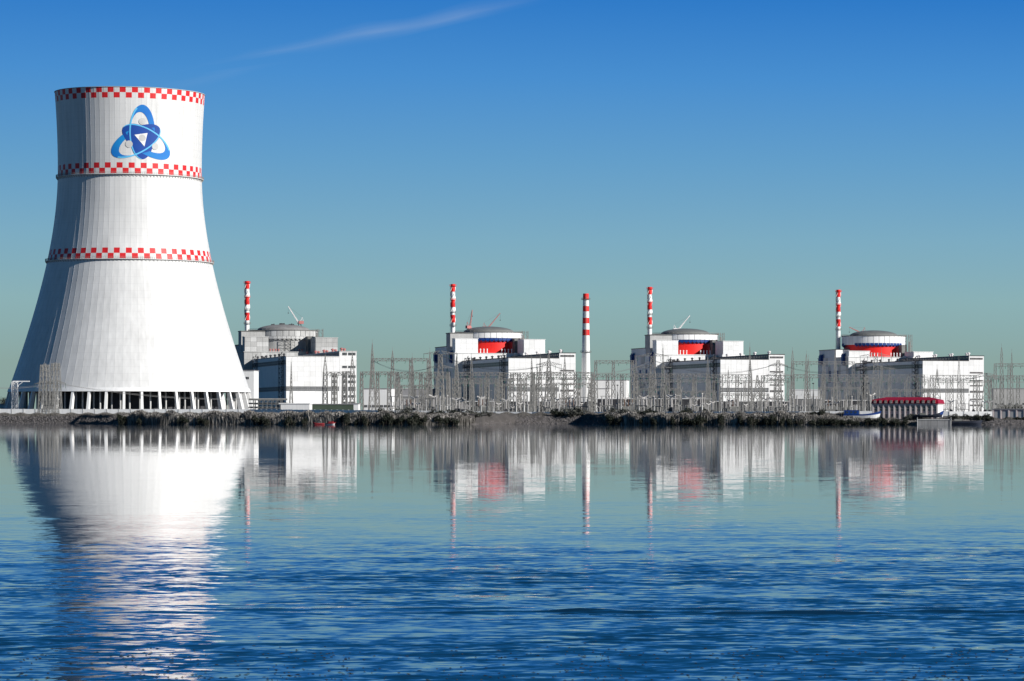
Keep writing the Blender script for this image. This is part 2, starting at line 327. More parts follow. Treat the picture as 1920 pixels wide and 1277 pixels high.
def make_ground():
    cols = [-9000, -4000, -1800, -900] + list(range(-500, 2401, 8)) + [3200, 5000, 9000]
    rows = [(-14, -1.6), (-3, -.35), (0, .12), (2, .7), (5, 1.9), (9, 3.2), (13, 4.1), (20, 4.3), (40, GZ), (70, GZ)]
    v = []; f = []
    for i, x in enumerate(cols):
        ys = shore(min(max(x, -400), 2400))
        for d, z in rows:
            j = (random.uniform(-.8, .8), random.uniform(-.14, .14)) if 0 < d < 20 else (0, 0)
            lowb = float(np.interp(x, [1590, 1640, 1990], [1, .52, .52]))
            if d > 0: z *= lowb
            Yy = ys + d + j[0]; v.append((XOF(x, ys), Yy, z + j[1]))
        v.append((XOF(x, ys), 1700, GZ)); v.append((XOF(x, ys) * 12, 30000, GZ))
    n = len(rows) + 2
    for i in range(len(cols) - 1):
        for j in range(n - 1): f.append((i * n + j, (i + 1) * n + j, (i + 1) * n + j + 1, i * n + j + 1))
    b = MB(); b.add(v, f); o = b.build('ground', M['soil'], smooth=False); tag(o, kind='structure')
make_ground()

# ------------------------------------------------------------------ cooling tower
TX, TY = XOF(244, 1700), 1700.0
PHI0 = atan2(-TX, TY)                              # azimuth (from -Y towards +X) of the line tower -> camera
ZT = 174.5
def tower_r(z):
    y = PY - (z - ZC) * F / TY
    b = 484.0 if y < 320 else 306.0
    return 131.0 * sqrt(1 + ((y - 320) / b) ** 2) * TY / F
NP = 88
def tower():
    root = empty('cooling_tower', (TX, TY, GZ), 0, 'huge white hyperbolic cooling tower with red chequered bands and a blue atom emblem', 'cooling tower')
    mt = tower_material(TX, TY, PHI0, [(ZT + .05, 2.8, 39, R(-5.6)), (135.4, 2.8, 38, R(1.2)), (90.9, 2.8, 43, R(-.9))])
    zs = [17.8] + [22 + i * (ZT - 22) / 36 for i in range(37)]
    da = 2 * pi / NP
    # one cladding strip with its standing seam, facing az = 0 (towards -Y)
    b = MB(); vs = []; fs = []
    for z in zs:
        r = tower_r(z)
        for a, dr in ((-da / 2, 0), (da / 2 - .0036, 0), (da / 2 - .0036, .035), (da / 2 + .0003, .035), (da / 2 + .0003, 0)):
            vs.append(((r + dr) * sin(a), -(r + dr) * cos(a), z - GZ))
    for j in range(len(zs) - 1):
        for i in range(4): fs.append((j * 5 + i, j * 5 + i + 1, (j + 1) * 5 + i + 1, (j + 1) * 5 + i))
    b.add(vs, fs); strip = b.mesh('panel', mt)
    for k in range(NP): put('panel', strip, root, rz=k * da)
    # inner skin and rim
    b = MB(); prof = [(tower_r(z) - .9, z - GZ) for z in zs]
    b.lathe([(prof[-1][0] + 1.2, ZT - GZ + .02), (prof[-1][0] + 1.2, ZT - GZ + .25), (prof[-1][0] - .1, ZT - GZ + .25)] + prof[::-1], 132, cap=False)
    b.build('inner_shell', M['concrete2'], root, smooth=False)
    # smooth ring beam over the legs
    b = MB(); r0, r1 = tower_r(16.2), tower_r(18.2)
    b.lathe([(r0 - 2.2, 16.2 - GZ), (r0 + .35, 16.2 - GZ), (r1 + .35, 18.2 - GZ), (r1 - 1.0, 18.2 - GZ)], 132, cap=False)
    b.build('ring_beam', M['white'], root)
    # legs: leaning plates in the plane of each meridian
    rb = tower_r(16.2) - .9; rg = rb + 2.7
    b = MB(); w = .66
    for s in (0,):
        b.add([(-w, -rg - 1.3, 0), (w, -rg - 1.3, 0), (w, -rg + 1.3, 0), (-w, -rg + 1.3, 0), (-w * .85, -rb - .9, 12.3), (w * .85, -rb - .9, 12.3), (w * .85, -rb + .9, 12.3), (-w * .85, -rb + .9, 12.3)],
              [(0, 3, 2, 1), (4, 5, 6, 7), (0, 1, 5, 4), (1, 2, 6, 5), (2, 3, 7, 6), (3, 0, 4, 7)])
    leg = b.mesh('leg', M['white'])
    NL = 44
    for k in range(NL): put('leg', leg, root, rz=PHI0 + R(-2.8) + k * 2 * pi / NL)
    # basin kerb
    b = MB(); b.lathe([(rg - 3, .02), (rg + 2.0, .02), (rg + 2.0, 1.1), (rg + 1.6, 1.1), (rg + 1.6, .3)], 96, cap=False); b.build('basin_kerb', M['concrete2'], root)
    # fill pack, coloured dark and capped to keep light out, and its columns
    b = MB(); b.lathe([(47, 0.1), (47, 12.0), (56, 12.6), (56, 15.5), (0.01, 16.0)], 72, cap=False); b.build('fill_pack', M['darkmetal'], root)
    b = MB(); b.lathe([(.45, 0), (.45, 12.5)], 8, cap=False); colm = b.mesh('column', M['concrete2'])
    for k in range(72):
        a = PHI0 + (k + random.uniform(-.2, .2)) * 2 * pi / 72; r = 54 + 2.5 * (k % 2)
        put('column', colm, root, (r * sin(a), -r * cos(a), 0))
    # balconies
    for zb in (129.3, 84.9):
        r = tower_r(zb)
        b = MB(); b.lathe([(r - .2, 0), (r + 1.0, 0), (r + 1.0, .2), (r - .2, .2)], 132, cap=False)
        g = b.build('balcony', M['white2'], root, (0, 0, zb - GZ))
        b = MB()
        for k in range(132):
            a = k * 2 * pi / 132; ca, sa = cos(a), sin(a)
            b.strut((r * ca, r * sa, -1.3), ((r + .95) * ca, (r + .95) * sa, 0), .14)
        tag(b.build('bracket', M['steel'], g), kind='stuff')
        b = MB()
        for h in (.55, 1.15):
            b.lathe([(r + .92, .2 + h), (r + 1.0, .2 + h), (r + 1.0, .28 + h), (r + .92, .28 + h), (r + .92, .2 + h)], 132, cap=False)
        for k in range(264):
            a = k * 2 * pi / 264; b.strut(((r + .96) * cos(a), (r + .96) * sin(a), .2), ((r + .96) * cos(a), (r + .96) * sin(a), 1.4), .09)
        b.build('railing', M['steel'], g)
    # emblem, painted sheet that follows the shell: s = metres of arc to the right of its centre, t = metres up
    em = empty('emblem', (0, 0, 0)); em.parent = root
    ph = PHI0 + R(9.2); zc = 3 + (782 - 258.5) * .2772
    def onto(s, t, lift):
        z = zc + t; r = tower_r(z) + lift; a = ph + s / 37.2
        return (r * sin(a), -r * cos(a), z - GZ)
    def ring_strip(name, outer, inner, mt_, lift, nr=6, core=0):
        n = len(outer); vs = []; fs = []
        for j in range(nr + 1):
            w_ = j / nr
            for i in range(n): vs.append(onto(outer[i][0] * (1 - w_) + inner[i][0] * w_, outer[i][1] * (1 - w_) + inner[i][1] * w_, lift))
        for j in range(nr):
            for i in range(n): fs.append((j * n + i, j * n + (i + 1) % n, (j + 1) * n + (i + 1) % n, (j + 1) * n + i))
        b = MB(); b.add(vs, fs)
        if core:
            for q_, f_ in enumerate(fs):
                j, i = divmod(q_, n); w_ = (j + .5) / nr; x_ = outer[i][0] * (1 - w_) + inner[i][0] * w_; y_ = outer[i][1] * (1 - w_) + inner[i][1] * w_
                if -x_ * sin(core) + y_ * cos(core) < 1.2 or math.hypot(x_, y_) < 7.5: b.m[q_] = 1     # the inner ends are dark blue
        return b.build(name, mt_, em)
    def ell(cx, cy, a, b_, rot, n=96, piv=(0, 0)):
        out = []
        for i in range(n):
            t = 2 * pi * i / n; x, y = cx + a * cos(t), cy + b_ * sin(t)
            out.append((x * cos(rot) - y * sin(rot), x * sin(rot) + y * cos(rot)))
        return out
    mb = mat('emblem_blue', (.003, .11, .42), .6, 0, .045, col2=(.006, .21, .50)); md = mat('emblem_dark_blue', (.003, .05, .27), .6, .1, .1); ml = mat('emblem_light_blue', (.10, .42, .68), .45, .1, .1)
    mg = mat('emblem_grey', (.50, .50, .49), .5, .2, .3)
    k = 28.2 / 398.0                                # emblem zoom pixels -> m
    for q in range(3):
        rot = q * 2 * pi / 3
        # each orbit: long ellipse whose far end is thick and pale blue, near end dark
        el_ = [p for p in ell(2 * k, 46 * k, 92 * k, 200 * k, 0) if p[1] < 34 * k]; n_ = len(el_)
        el_ = sorted(el_, key=lambda p: atan2(p[1] - 10 * k, p[0]) % (2 * pi) if p[1] < 10 * k else (0 if p[0] > 0 else 7))
        hp = [(x_ * cos(rot) - y_ * sin(rot), x_ * sin(rot) + y_ * cos(rot)) for x_, y_ in el_]
        c_ = (20 * k * sin(rot), -20 * k * cos(rot)); ring_strip('orbit_heart', hp, [(c_[0] + (p[0] - c_[0]) * .01, c_[1] + (p[1] - c_[1]) * .01) for p in hp], md, .10 + .008 * q, 10)
    for q in range(3):
        rot = q * 2 * pi / 3
        ring_strip('orbit', ell(2 * k, 46 * k, 92 * k, 200 * k, rot), ell(-14 * k, 24 * k, 73 * k, 168 * k, rot), [mb, md], .13 + .008 * q, core=rot + 2 * pi)
    for q in range(3):
        rot = q * 2 * pi / 3
        o_ = ell(2 * k, 46 * k, 92 * k, 200 * k, rot); i_ = ell(6 * k, 42 * k, 86 * k, 193 * k, rot)
        n = len(o_); half = [i for i in range(n) if n * .32 < i < n * .74]
        vs = [onto(*o_[i], .165 + .006 * q) for i in half] + [onto(*i_[i], .165 + .006 * q) for i in half]; h = len(half)
        b = MB(); b.add(vs, [(i, i + 1, h + i + 1, h + i) for i in range(h - 1)]); b.build('orbit_line', ml, em)
    def fill(name, pts, mt_, lift, n=8):
        c = (sum(p[0] for p in pts) / len(pts), sum(p[1] for p in pts) / len(pts)); ring_strip(name, pts, [(c[0] + (p[0] - c[0]) * .01, c[1] + (p[1] - c[1]) * .01) for p in pts], mt_, lift, n)
    tri = [(-54 * k, 24 * k), (40 * k, 40 * k), (18 * k, -60 * k)]; tp = []
    for i in range(3):
        p, q = tri[i], tri[(i + 1) % 3]
        for j in range(10): tp.append((p[0] + (q[0] - p[0]) * j / 10, p[1] + (q[1] - p[1]) * j / 10))
    fill('centre', tp, M['white'], .19)
    for (x, y, r) in ((2, 2, 25), (2, 123, 25), (-92, -45, 26), (98, -57, 24)):
        fill('ball', ell(x * k, y * k, r * k, r * k, 0, 40), mg, .21)
tower()

# ------------------------------------------------------------------ reactor units
YAW = R(20.3)
UO = [(-485.0 + 143.8 * i, 2353.4 + 53.15 * i) for i in range(4)]
ORD = ['leftmost', 'second', 'third', 'rightmost']
def unit_loc(i, a, b, z=GZ):
    return (UO[i][0] + a * cos(YAW) - b * sin(YAW), UO[i][1] + a * sin(YAW) + b * cos(YAW), z)
PANEL = {}
def panel_mesh(w, h, m, name='panel'):
    key = (round(w, 2), round(h, 2), m.name, name)
    if key not in PANEL:
        b = MB(); t = .07; e = .025
        # chamfered slab, front towards -b
        b.add([(0, 0, 0), (w, 0, 0), (w, 0, h), (0, 0, h), (e, -t, e), (w - e, -t, e), (w - e, -t, h - e), (e, -t, h - e)],
              [(0, 1, 5, 4), (1, 2, 6, 5), (2, 3, 7, 6), (3, 0, 4, 7), (4, 5, 6, 7)])
        PANEL[key] = b.mesh(name, m)
    return PANEL[key]
def panelled(parent, a0, b0, z0, w, h, nu, nv, mats, side='front', gap=.22, skip=None, off=(0, 0, 0)):
    """A face of separate cladding panels in front of the dark backing; side 'front' runs along +a, 'left' runs back along +b, 'right' likewise."""
    pw, phh = w / nu, h / nv
    for i in range(nu):
        for j in range(nv):
            if skip and skip(i, j): continue
            m = random.choice(mats) if isinstance(mats, list) else mats
            me = panel_mesh(pw - gap, phh - gap, m)
            if side == 'front': loc, rz = (a0 + i * pw + gap / 2, b0, z0 + j * phh + gap / 2), 0
            elif side == 'left': loc, rz = (a0, b0 + w - i * pw - gap / 2, z0 + j * phh + gap / 2), -pi / 2
            else: loc, rz = (a0, b0 + i * pw + gap / 2, z0 + j * phh + gap / 2), pi / 2
            put('panel', me, parent, (loc[0] - off[0], loc[1] - off[1], loc[2] - off[2]), rz)
def window_mesh(w, h, nx, nz, fm=None):
    key = ('win', round(w, 2), round(h, 2), nx, nz, fm.name if fm else '')
    if key not in PANEL:
        b = MB(); b.box((0, -.06, 0), (w, .02, h), 0); t = .12 if h < 2.5 else .2
        for i in range(nx + 1): x = w * i / nx; b.box((max(0, x - t / 2), -.14, 0), (min(w, x + t / 2), -.061, h), 1)
        for j in range(nz + 1): z = h * j / nz; b.box((0, -.17, max(0, z - t / 2)), (w, -.141, min(h, z + t / 2)), 1)
        PANEL[key] = b.mesh('window', [M['glass'], fm or M['frame']])
    return PANEL[key]

def stack(i):
    root = empty('ventilation_stack', unit_loc(i, 0, 0), YAW, 'red and white striped ventilation stack of the %s reactor' % ORD[i], 'stack', 'ventilation stacks')
    H = 103.0 - GZ; z = 45.0; r = 1.62
    segs = [(0, 62.0, 'white2'), (62.0, 70.0, 'white'), (70.0, 75.8, 'red'), (75.8, 81.6, 'white'), (81.6, 87.4, 'red'), (87.4, 93.2, 'white'), (93.2, H, 'red')]
    for z0, z1, mm in segs:
        b = MB(); b.lathe([(r, z0 + .01), (r, z1 - .01)], 20, cap=True); b.build('shaft_section', M[mm], root, smooth=False)
    # helical strakes on the upper shaft
    for q in range(3):
        b = MB(); vs = []; fs = []; n = 90
        for k in range(n + 1):
            zz = 70 + (H - 1 - 70) * k / n; a = q * 2 * pi / 3 + zz * .26
            vs += [(r * cos(a), r * sin(a), zz), ((r + .42) * cos(a), (r + .42) * sin(a), zz), (r * cos(a + .05), r * sin(a + .05), zz + .3)]
        for k in range(n):
            for (p, s) in ((0, 1), (1, 2)): fs.append((k * 3 + p, k * 3 + s, (k + 1) * 3 + s, (k + 1) * 3 + p))
        b.add(vs, fs); b.build('strake', M['white'], root)
    for zz in (H - 1.6, 87.0, 77.6, 67.4):
        b = MB(); w = 2.6 if zz in (H - 1.6, 67.4) else 2.2
        b.lathe([(r, 0), (w, 0), (w, .3), (r, .3)], 20, cap=False); b.lathe([(w - .1, 1.1), (w, 1.1), (w, 1.25), (w - .1, 1.25)], 20, cap=False)
        for k in range(10): a = k * pi / 5; b.strut(((w - .05) * cos(a), (w - .05) * sin(a), .2), ((w - .05) * cos(a), (w - .05) * sin(a), 1.2), .1)
        b.build('platform', M['steel_dark'] if zz < 80 else M['red'], root, (0, 0, zz))
    b = MB()
    for s in (-.3, .3): b.strut((-r - .45, s, 40), (-r - .45, s, H - 1.5), .1)
    for k in range(100): zz = 40 + (H - 42) * k / 100; b.strut((-r - .45, -.3, zz), (-r - .45, .3, zz), .08)
    b.build('ladder', M['steel'], root)

def crane(loc, rz, jib_len, jib_el, mt_, mt2, label, cab=True, mastless=False):
    root = empty('roof_crane', loc, rz, label, 'crane', 'roof cranes'); root.scale = (.86,) * 3
    b = MB()
    for sx in (-1.4, 1.4):
        for sy in (-1.4, 1.4): b.strut((sx, sy, 0), (sx * .6, sy * .6, 2.6), .28)
    b.box((-1.6, -1.6, -.1), (1.6, 1.6, .25)); b.box((-1.2, -1.2, 2.5), (1.2, 1.2, 2.9)); b.build('base', M['darkmetal'], root)
    b = MB(); b.box((-3.2, -1.2, 2.9), (.8, 1.2, 5.4)); b.box((.5, -1.0, 2.9), (1.9, .3, 5.0)); b.build('cab', mt2, root)
    b = MB(); b.box((1.9, -.9, 3.7), (1.95, .2, 4.8)); b.build('window', M['glass'], root)
    e = Vector((cos(jib_el), 0, sin(jib_el))); u = Vector((-sin(jib_el), 0, cos(jib_el))); p0 = Vector((.8, 0, 3.4)); n = 12
    b = MB()
    for sy in (-.55, .55):
        for su in (-.5, .5): b.strut(p0 + Vector((0, sy, 0)) + u * su, p0 + e * jib_len + Vector((0, sy * .3, 0)) + u * su * .3, .2)
    for k in range(n):
        t0, t1 = k / n, (k + 1) / n; w0, w1 = 1 - .7 * t0, 1 - .7 * t1
        for sy in (-.55, .55): b.strut(p0 + e * jib_len * t0 + Vector((0, sy * w0, 0)) - u * .5 * w0, p0 + e * jib_len * t1 + Vector((0, sy * w1, 0)) + u * .5 * w1, .13)
        b.strut(p0 + e * jib_len * t0 + Vector((0, -.55 * w0, 0)), p0 + e * jib_len * t1 + Vector((0, .55 * w1, 0)), .12)
    b.build('jib', mt_, root)
    tip = p0 + e * jib_len; ap = Vector((-2.2, 0, 8.6))
    b = MB(); b.strut((-.6, -.8, 5.4), ap, .2); b.strut((-.6, .8, 5.4), ap, .2); b.strut((-3, 0, 5.4), ap, .2); b.build('gantry_frame', mt_, root)
    b = MB(); b.strut(ap, tip, .11); b.build('stay_cable', M['wire'], root)
    b = MB(); b.strut(tip, tip - Vector((0, 0, jib_len * .32)), .1); b.box((tip.x - .35, -.3, tip.z - jib_len * .32 - .8), (tip.x + .35, .3, tip.z - jib_len * .32)); b.build('hook', M['darkmetal'], root)

def reactor(i):
    old = i == 0
    base = (23.0, -20.0, GZ); lab = ['bare grey concrete reactor building with a dark domed drum, leftmost of four', 'white reactor building with red drum and grey dome, second from left', 'white reactor building with red drum and grey dome, third from left', 'low-shouldered white reactor building with a tall red drum, rightmost of four'][i]
    root = empty('reactor_building', unit_loc(i, 23.0, -20.0), YAW, lab, 'reactor', 'reactor buildings')
    W = [M['concrete'], M['concrete'], M['concrete2']] if old else [M['white'], M['white'], M['white2']]
    back = M['concrete_dark'] if old else M['joint']
    wl = M['concrete'] if old else M['white2']
    zt = 61.0 if i < 3 else 54.0; zl = 50.2 if i < 3 else 49.4
    o = lambda: MB()
    off = base
    # base block
    b = o(); b.box((-10.4, -53.8, GZ), (56.0, 19.0, zl - .4)); b.build('base_block', back, root, off=off)
    b = o(); b.box((-10.9, -54.3, zl - .4), (56.5, 19.5, zl)); b.build('roof_edge', M['white'] if not old else M['concrete2'], root, off=off)
    panelled(root, -10.4, -53.8, zl - .4 - 28, 66.4, 28, 11, 5, W, 'front', off=off, gap=.10)
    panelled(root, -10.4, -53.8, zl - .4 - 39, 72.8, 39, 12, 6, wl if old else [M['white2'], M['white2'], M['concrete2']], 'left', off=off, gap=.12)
    # raised annex at the back left corner, carries the stack
    b = o(); b.box((-9.6, -22, zl), (5.5, 18.5, 55.4)); b.build('annex', wl, root, off=off)
    b = o(); b.box((-9.9, -22.3, 55.4), (5.8, 18.8, 55.8)); b.build('annex_roof', M['roof'], root, off=off)
    if not old:
        for (bb, zz, w, h) in ((6, 44, 6, 8), (-47, 43, 5, 9)):
            b = o(); b.box((-11.9, bb, zz), (-10.62, bb + w, zz + h)); b.box((-12.6, bb + .6, zz + 1), (-11.9, bb + w - .6, zz + h - 1)); b.build('louvre_box', M['blue'], root, off=off)
    for (bb, zz, w, h) in ((-30, 30, 3, 9), (-12, 30, 3, 9)):
        b = o(); b.box((-10.75, bb, zz), (-10.45, bb + w, zz + h)); b.build('louvre', M['blue'] if not old else M['darkmetal'], root, off=off)
    # shoulders
    for (a0, a1, b0, b1, zz) in ((-10.0, 7.2, -53.4, -43.0, zt), (38.8, 55.0, -65.0, -45.0, zt - .5)):
        b = o(); b.box((a0 + .1, b0 + .1, zl + .01), (a1 - .1, b1 - .1, zz - .35)); sh = b.build('shoulder', back, root, off=off)
        n = 4; rows = 3 if i < 3 else 1
        panelled(sh, a0 + .1, b0 + .1, zl + .02, a1 - a0 - .2, zz - .36 - zl, n, rows, W, 'front', off=off, gap=.10)
        panelled(sh, a0 + .1, b0 + .1, zl + .02, b1 - b0 - .2, zz - .36 - zl, max(3, round((b1 - b0) / 5)), rows, W, 'left', off=off, gap=.12)
        b = o(); b.box((a0 - .25, b0 - .25, zz - .35), (a1 + .25, b1 + .25, zz)); b.build('parapet', M['white'] if not old else M['concrete2'], sh, off=off)
    # step that carries the right shoulder
    b = o(); b.box((38.2, -65.4, GZ), (55.9, -53.9, zl - .05)); b.build('side_wing', W[0], root, off=off)
    # drum
    ca, cb, Rr = 24.0, -15.0, 25.0
    zr0 = 61.8 if i < 3 else 59.2
    dm = M['concrete'] if old else M['red']
    b = o(); b.lathe([(23.4, zl), (23.4, zr0 + .3)], 72, (ca, cb, 0), cap=False); b.build('drum', dm, root, off=off, smooth=True)
    # upper ring: curved cladding panels
    nring = 36; b = o(); b.lathe([(Rr - .3, zr0), (Rr - .3, 66.0)], 72, (ca, cb, 0), cap=True); b.build('ring_core', back, root, off=off)
    for k in range(nring):
        a0, a1 = 2 * pi * k / nring + .006, 2 * pi * (k + 1) / nring - .006
        b = o(); b.lathe([(Rr - .3, zr0 + .02), (Rr, zr0 + .02), (Rr, 65.9), (Rr - .3, 65.9)], 3, (0, 0, 0), 0, a1 - a0, cap=False)
        if k == 0: pm = b.mesh('ring_panel', W[0]); pm2 = pm.copy(); pm2.materials[0] = W[2]
        put('ring_panel', pm if k % 4 else pm2, root, (ca - off[0], cb - off[1], -off[2]), a0)
    b = o(); b.lathe([(Rr - 1, 66.0), (Rr + .5, 66.0), (Rr + .5, 66.5), (18.6, 66.7)], 72, (ca, cb, 0), cap=False); b.build('cornice', M['steel_dark'], root, off=off)
    b = o()
    for k in range(48):
        a = k * 2 * pi / 48; b.strut((ca + (Rr + .2) * cos(a), cb + (Rr + .2) * sin(a), 66.4), (ca + (Rr + .2) * cos(a), cb + (Rr + .2) * sin(a), 67.4), .14)
    b.lathe([(Rr + .1, 67.3), (Rr + .25, 67.3), (Rr + .25, 67.45), (Rr + .1, 67.45)], 48, (ca, cb, 0), cap=False); b.build('railing', M['steel'], root, off=off)
    prof = [(18.8 * cos(t) if t < 1.56 else .01, 66.6 + 4.3 * sin(t)) for t in [j * pi / 2 / 10 for j in range(11)]]
    b = o(); b.lathe([(19.4, 66.5)] + prof, 48, (ca, cb, 0), cap=False); b.build('dome', M['dome'] if not old else M['concrete_dark'], root, off=off, smooth=True)
    # water boxes hung under the ring
    bm_ = M['blue'] if not old else M['concrete2']
    k = 0
    b = o(); b.box((-1.5, -1.5, .5), (1.5, 0, 2.3)); b.box((-.75, -1.1, -.2), (.75, -.1, .5)); b.strut((-.8, 0, -.9), (-.8, -1.4, .5), .2); b.strut((.8, 0, -.9), (.8, -1.4, .5), .2); tank = b.mesh('hanging_tank', bm_)
    for kk in range(48):
        a = 2 * pi * kk / 48; az = (a + pi / 2 + pi) % (2 * pi) - pi      # 0 faces the front
        if not (-R(58) < az < R(44) or -R(112) < az < -R(84)): continue
        put('hanging_tank', tank, root, (ca + 23.5 * cos(a) - off[0], cb + 23.5 * sin(a) - off[1], zr0 - (2.4 if i < 3 else 1.0) - off[2]), a + pi / 2)
    # link block left of the ring and pipe frame right of it
    if i < 3:
        b = o(); b.box((-9.4, -34, zl + .02), (8.5, -20, 65.0)); b.build('link_block', M['concrete'], root, off=off)
        b = o(); b.box((-9.8, -34.4, 65.0), (8.8, -19.6, 65.6)); b.build('link_roof', M['steel_dark'], root, off=off)
    fr = o()
    for (x, y) in ((47.5, -30), (50.5, -30), (50.5, -26), (47.5, -26)): fr.strut((x, y, zl), (x, y, 67.5), .35)
    for zz in (54, 58, 62, 66.5):
        fr.strut((47.5, -30, zz), (50.5, -30, zz), .25); fr.strut((50.5, -30, zz), (50.5, -26, zz), .25); fr.strut((47.5, -30, zz), (50.5, -30, zz - 4), .2); fr.strut((47, -28, zz), (44, -28, zz), .25)
    fr.build('pipe_frame', M['steel_dark'], root, off=off)
    b = o(); b.box((37.0, -43.5, zl), (41.0, -36.5, zr0 - .1)); b.box((42.4, -46, zl), (43.6, -44.8, zr0 + 2)); b.build('duct_block', M['steel_dark'], root, off=off)
    # steel frame and ducts standing in the court in front of the drum
    fr = o()
    x0c = 20 if old else 25
    for x in (x0c, x0c + 4, x0c + 8):
        fr.strut((x, -41, zl), (x, -41, zl + 10), .35)
        for zz in (2, 4.5, 7, 9.6): fr.strut((x, -41, zl + zz), (min(x + 4, x0c + 8), -41, zl + zz), .25)
    for zz in (2, 4.5, 7): fr.strut((x0c, -41, zl + zz), (x0c + 4, -41, zl + zz + 2.5), .2); fr.strut((x0c + 4, -41, zl + zz + 2.5), (x0c + 8, -41, zl + zz), .2)
    if old: fr.build('steel_frame', M['steel_dark'], root, off=off)
    for x in ((10, 12.5, 15, 26, 28.5, 31, 33.5) if not old else (9, 11, 13, 15, 30, 32)):
        b = o(); b.lathe([(.36, 0), (.36, 2.6), (.55, 2.6), (.55, 3.0), (.1, 3.4)] if not old else [(.4, 0), (.4, 1.4), (.7, 1.4), (.7, 1.9), (.1, 2.2)], 10, (x, -49, zl), cap=False); b.build('vent_pipe', M['white'] if not old else M['cranered'], root, off=off)
    b = o(); b.box((2.5, -54.35, 41.5), (4.6, -54.02, 46.5)); b.box((5.2, -55.2, 42.5), (7.8, -54.02, 45.8)); b.build('door_hatch', M['darkmetal'], root, off=off)
    if old:
        b = o()
        for q in range(14): x = ca + random.uniform(-9, 9); y = cb + random.uniform(-9, 9); b.box((x - .5, y - .5, 69), (x + .5, y + .5, 70.6 + random.random() * 1.4))
        b.build('dome_fittings', M['darkmetal'], root, off=off)

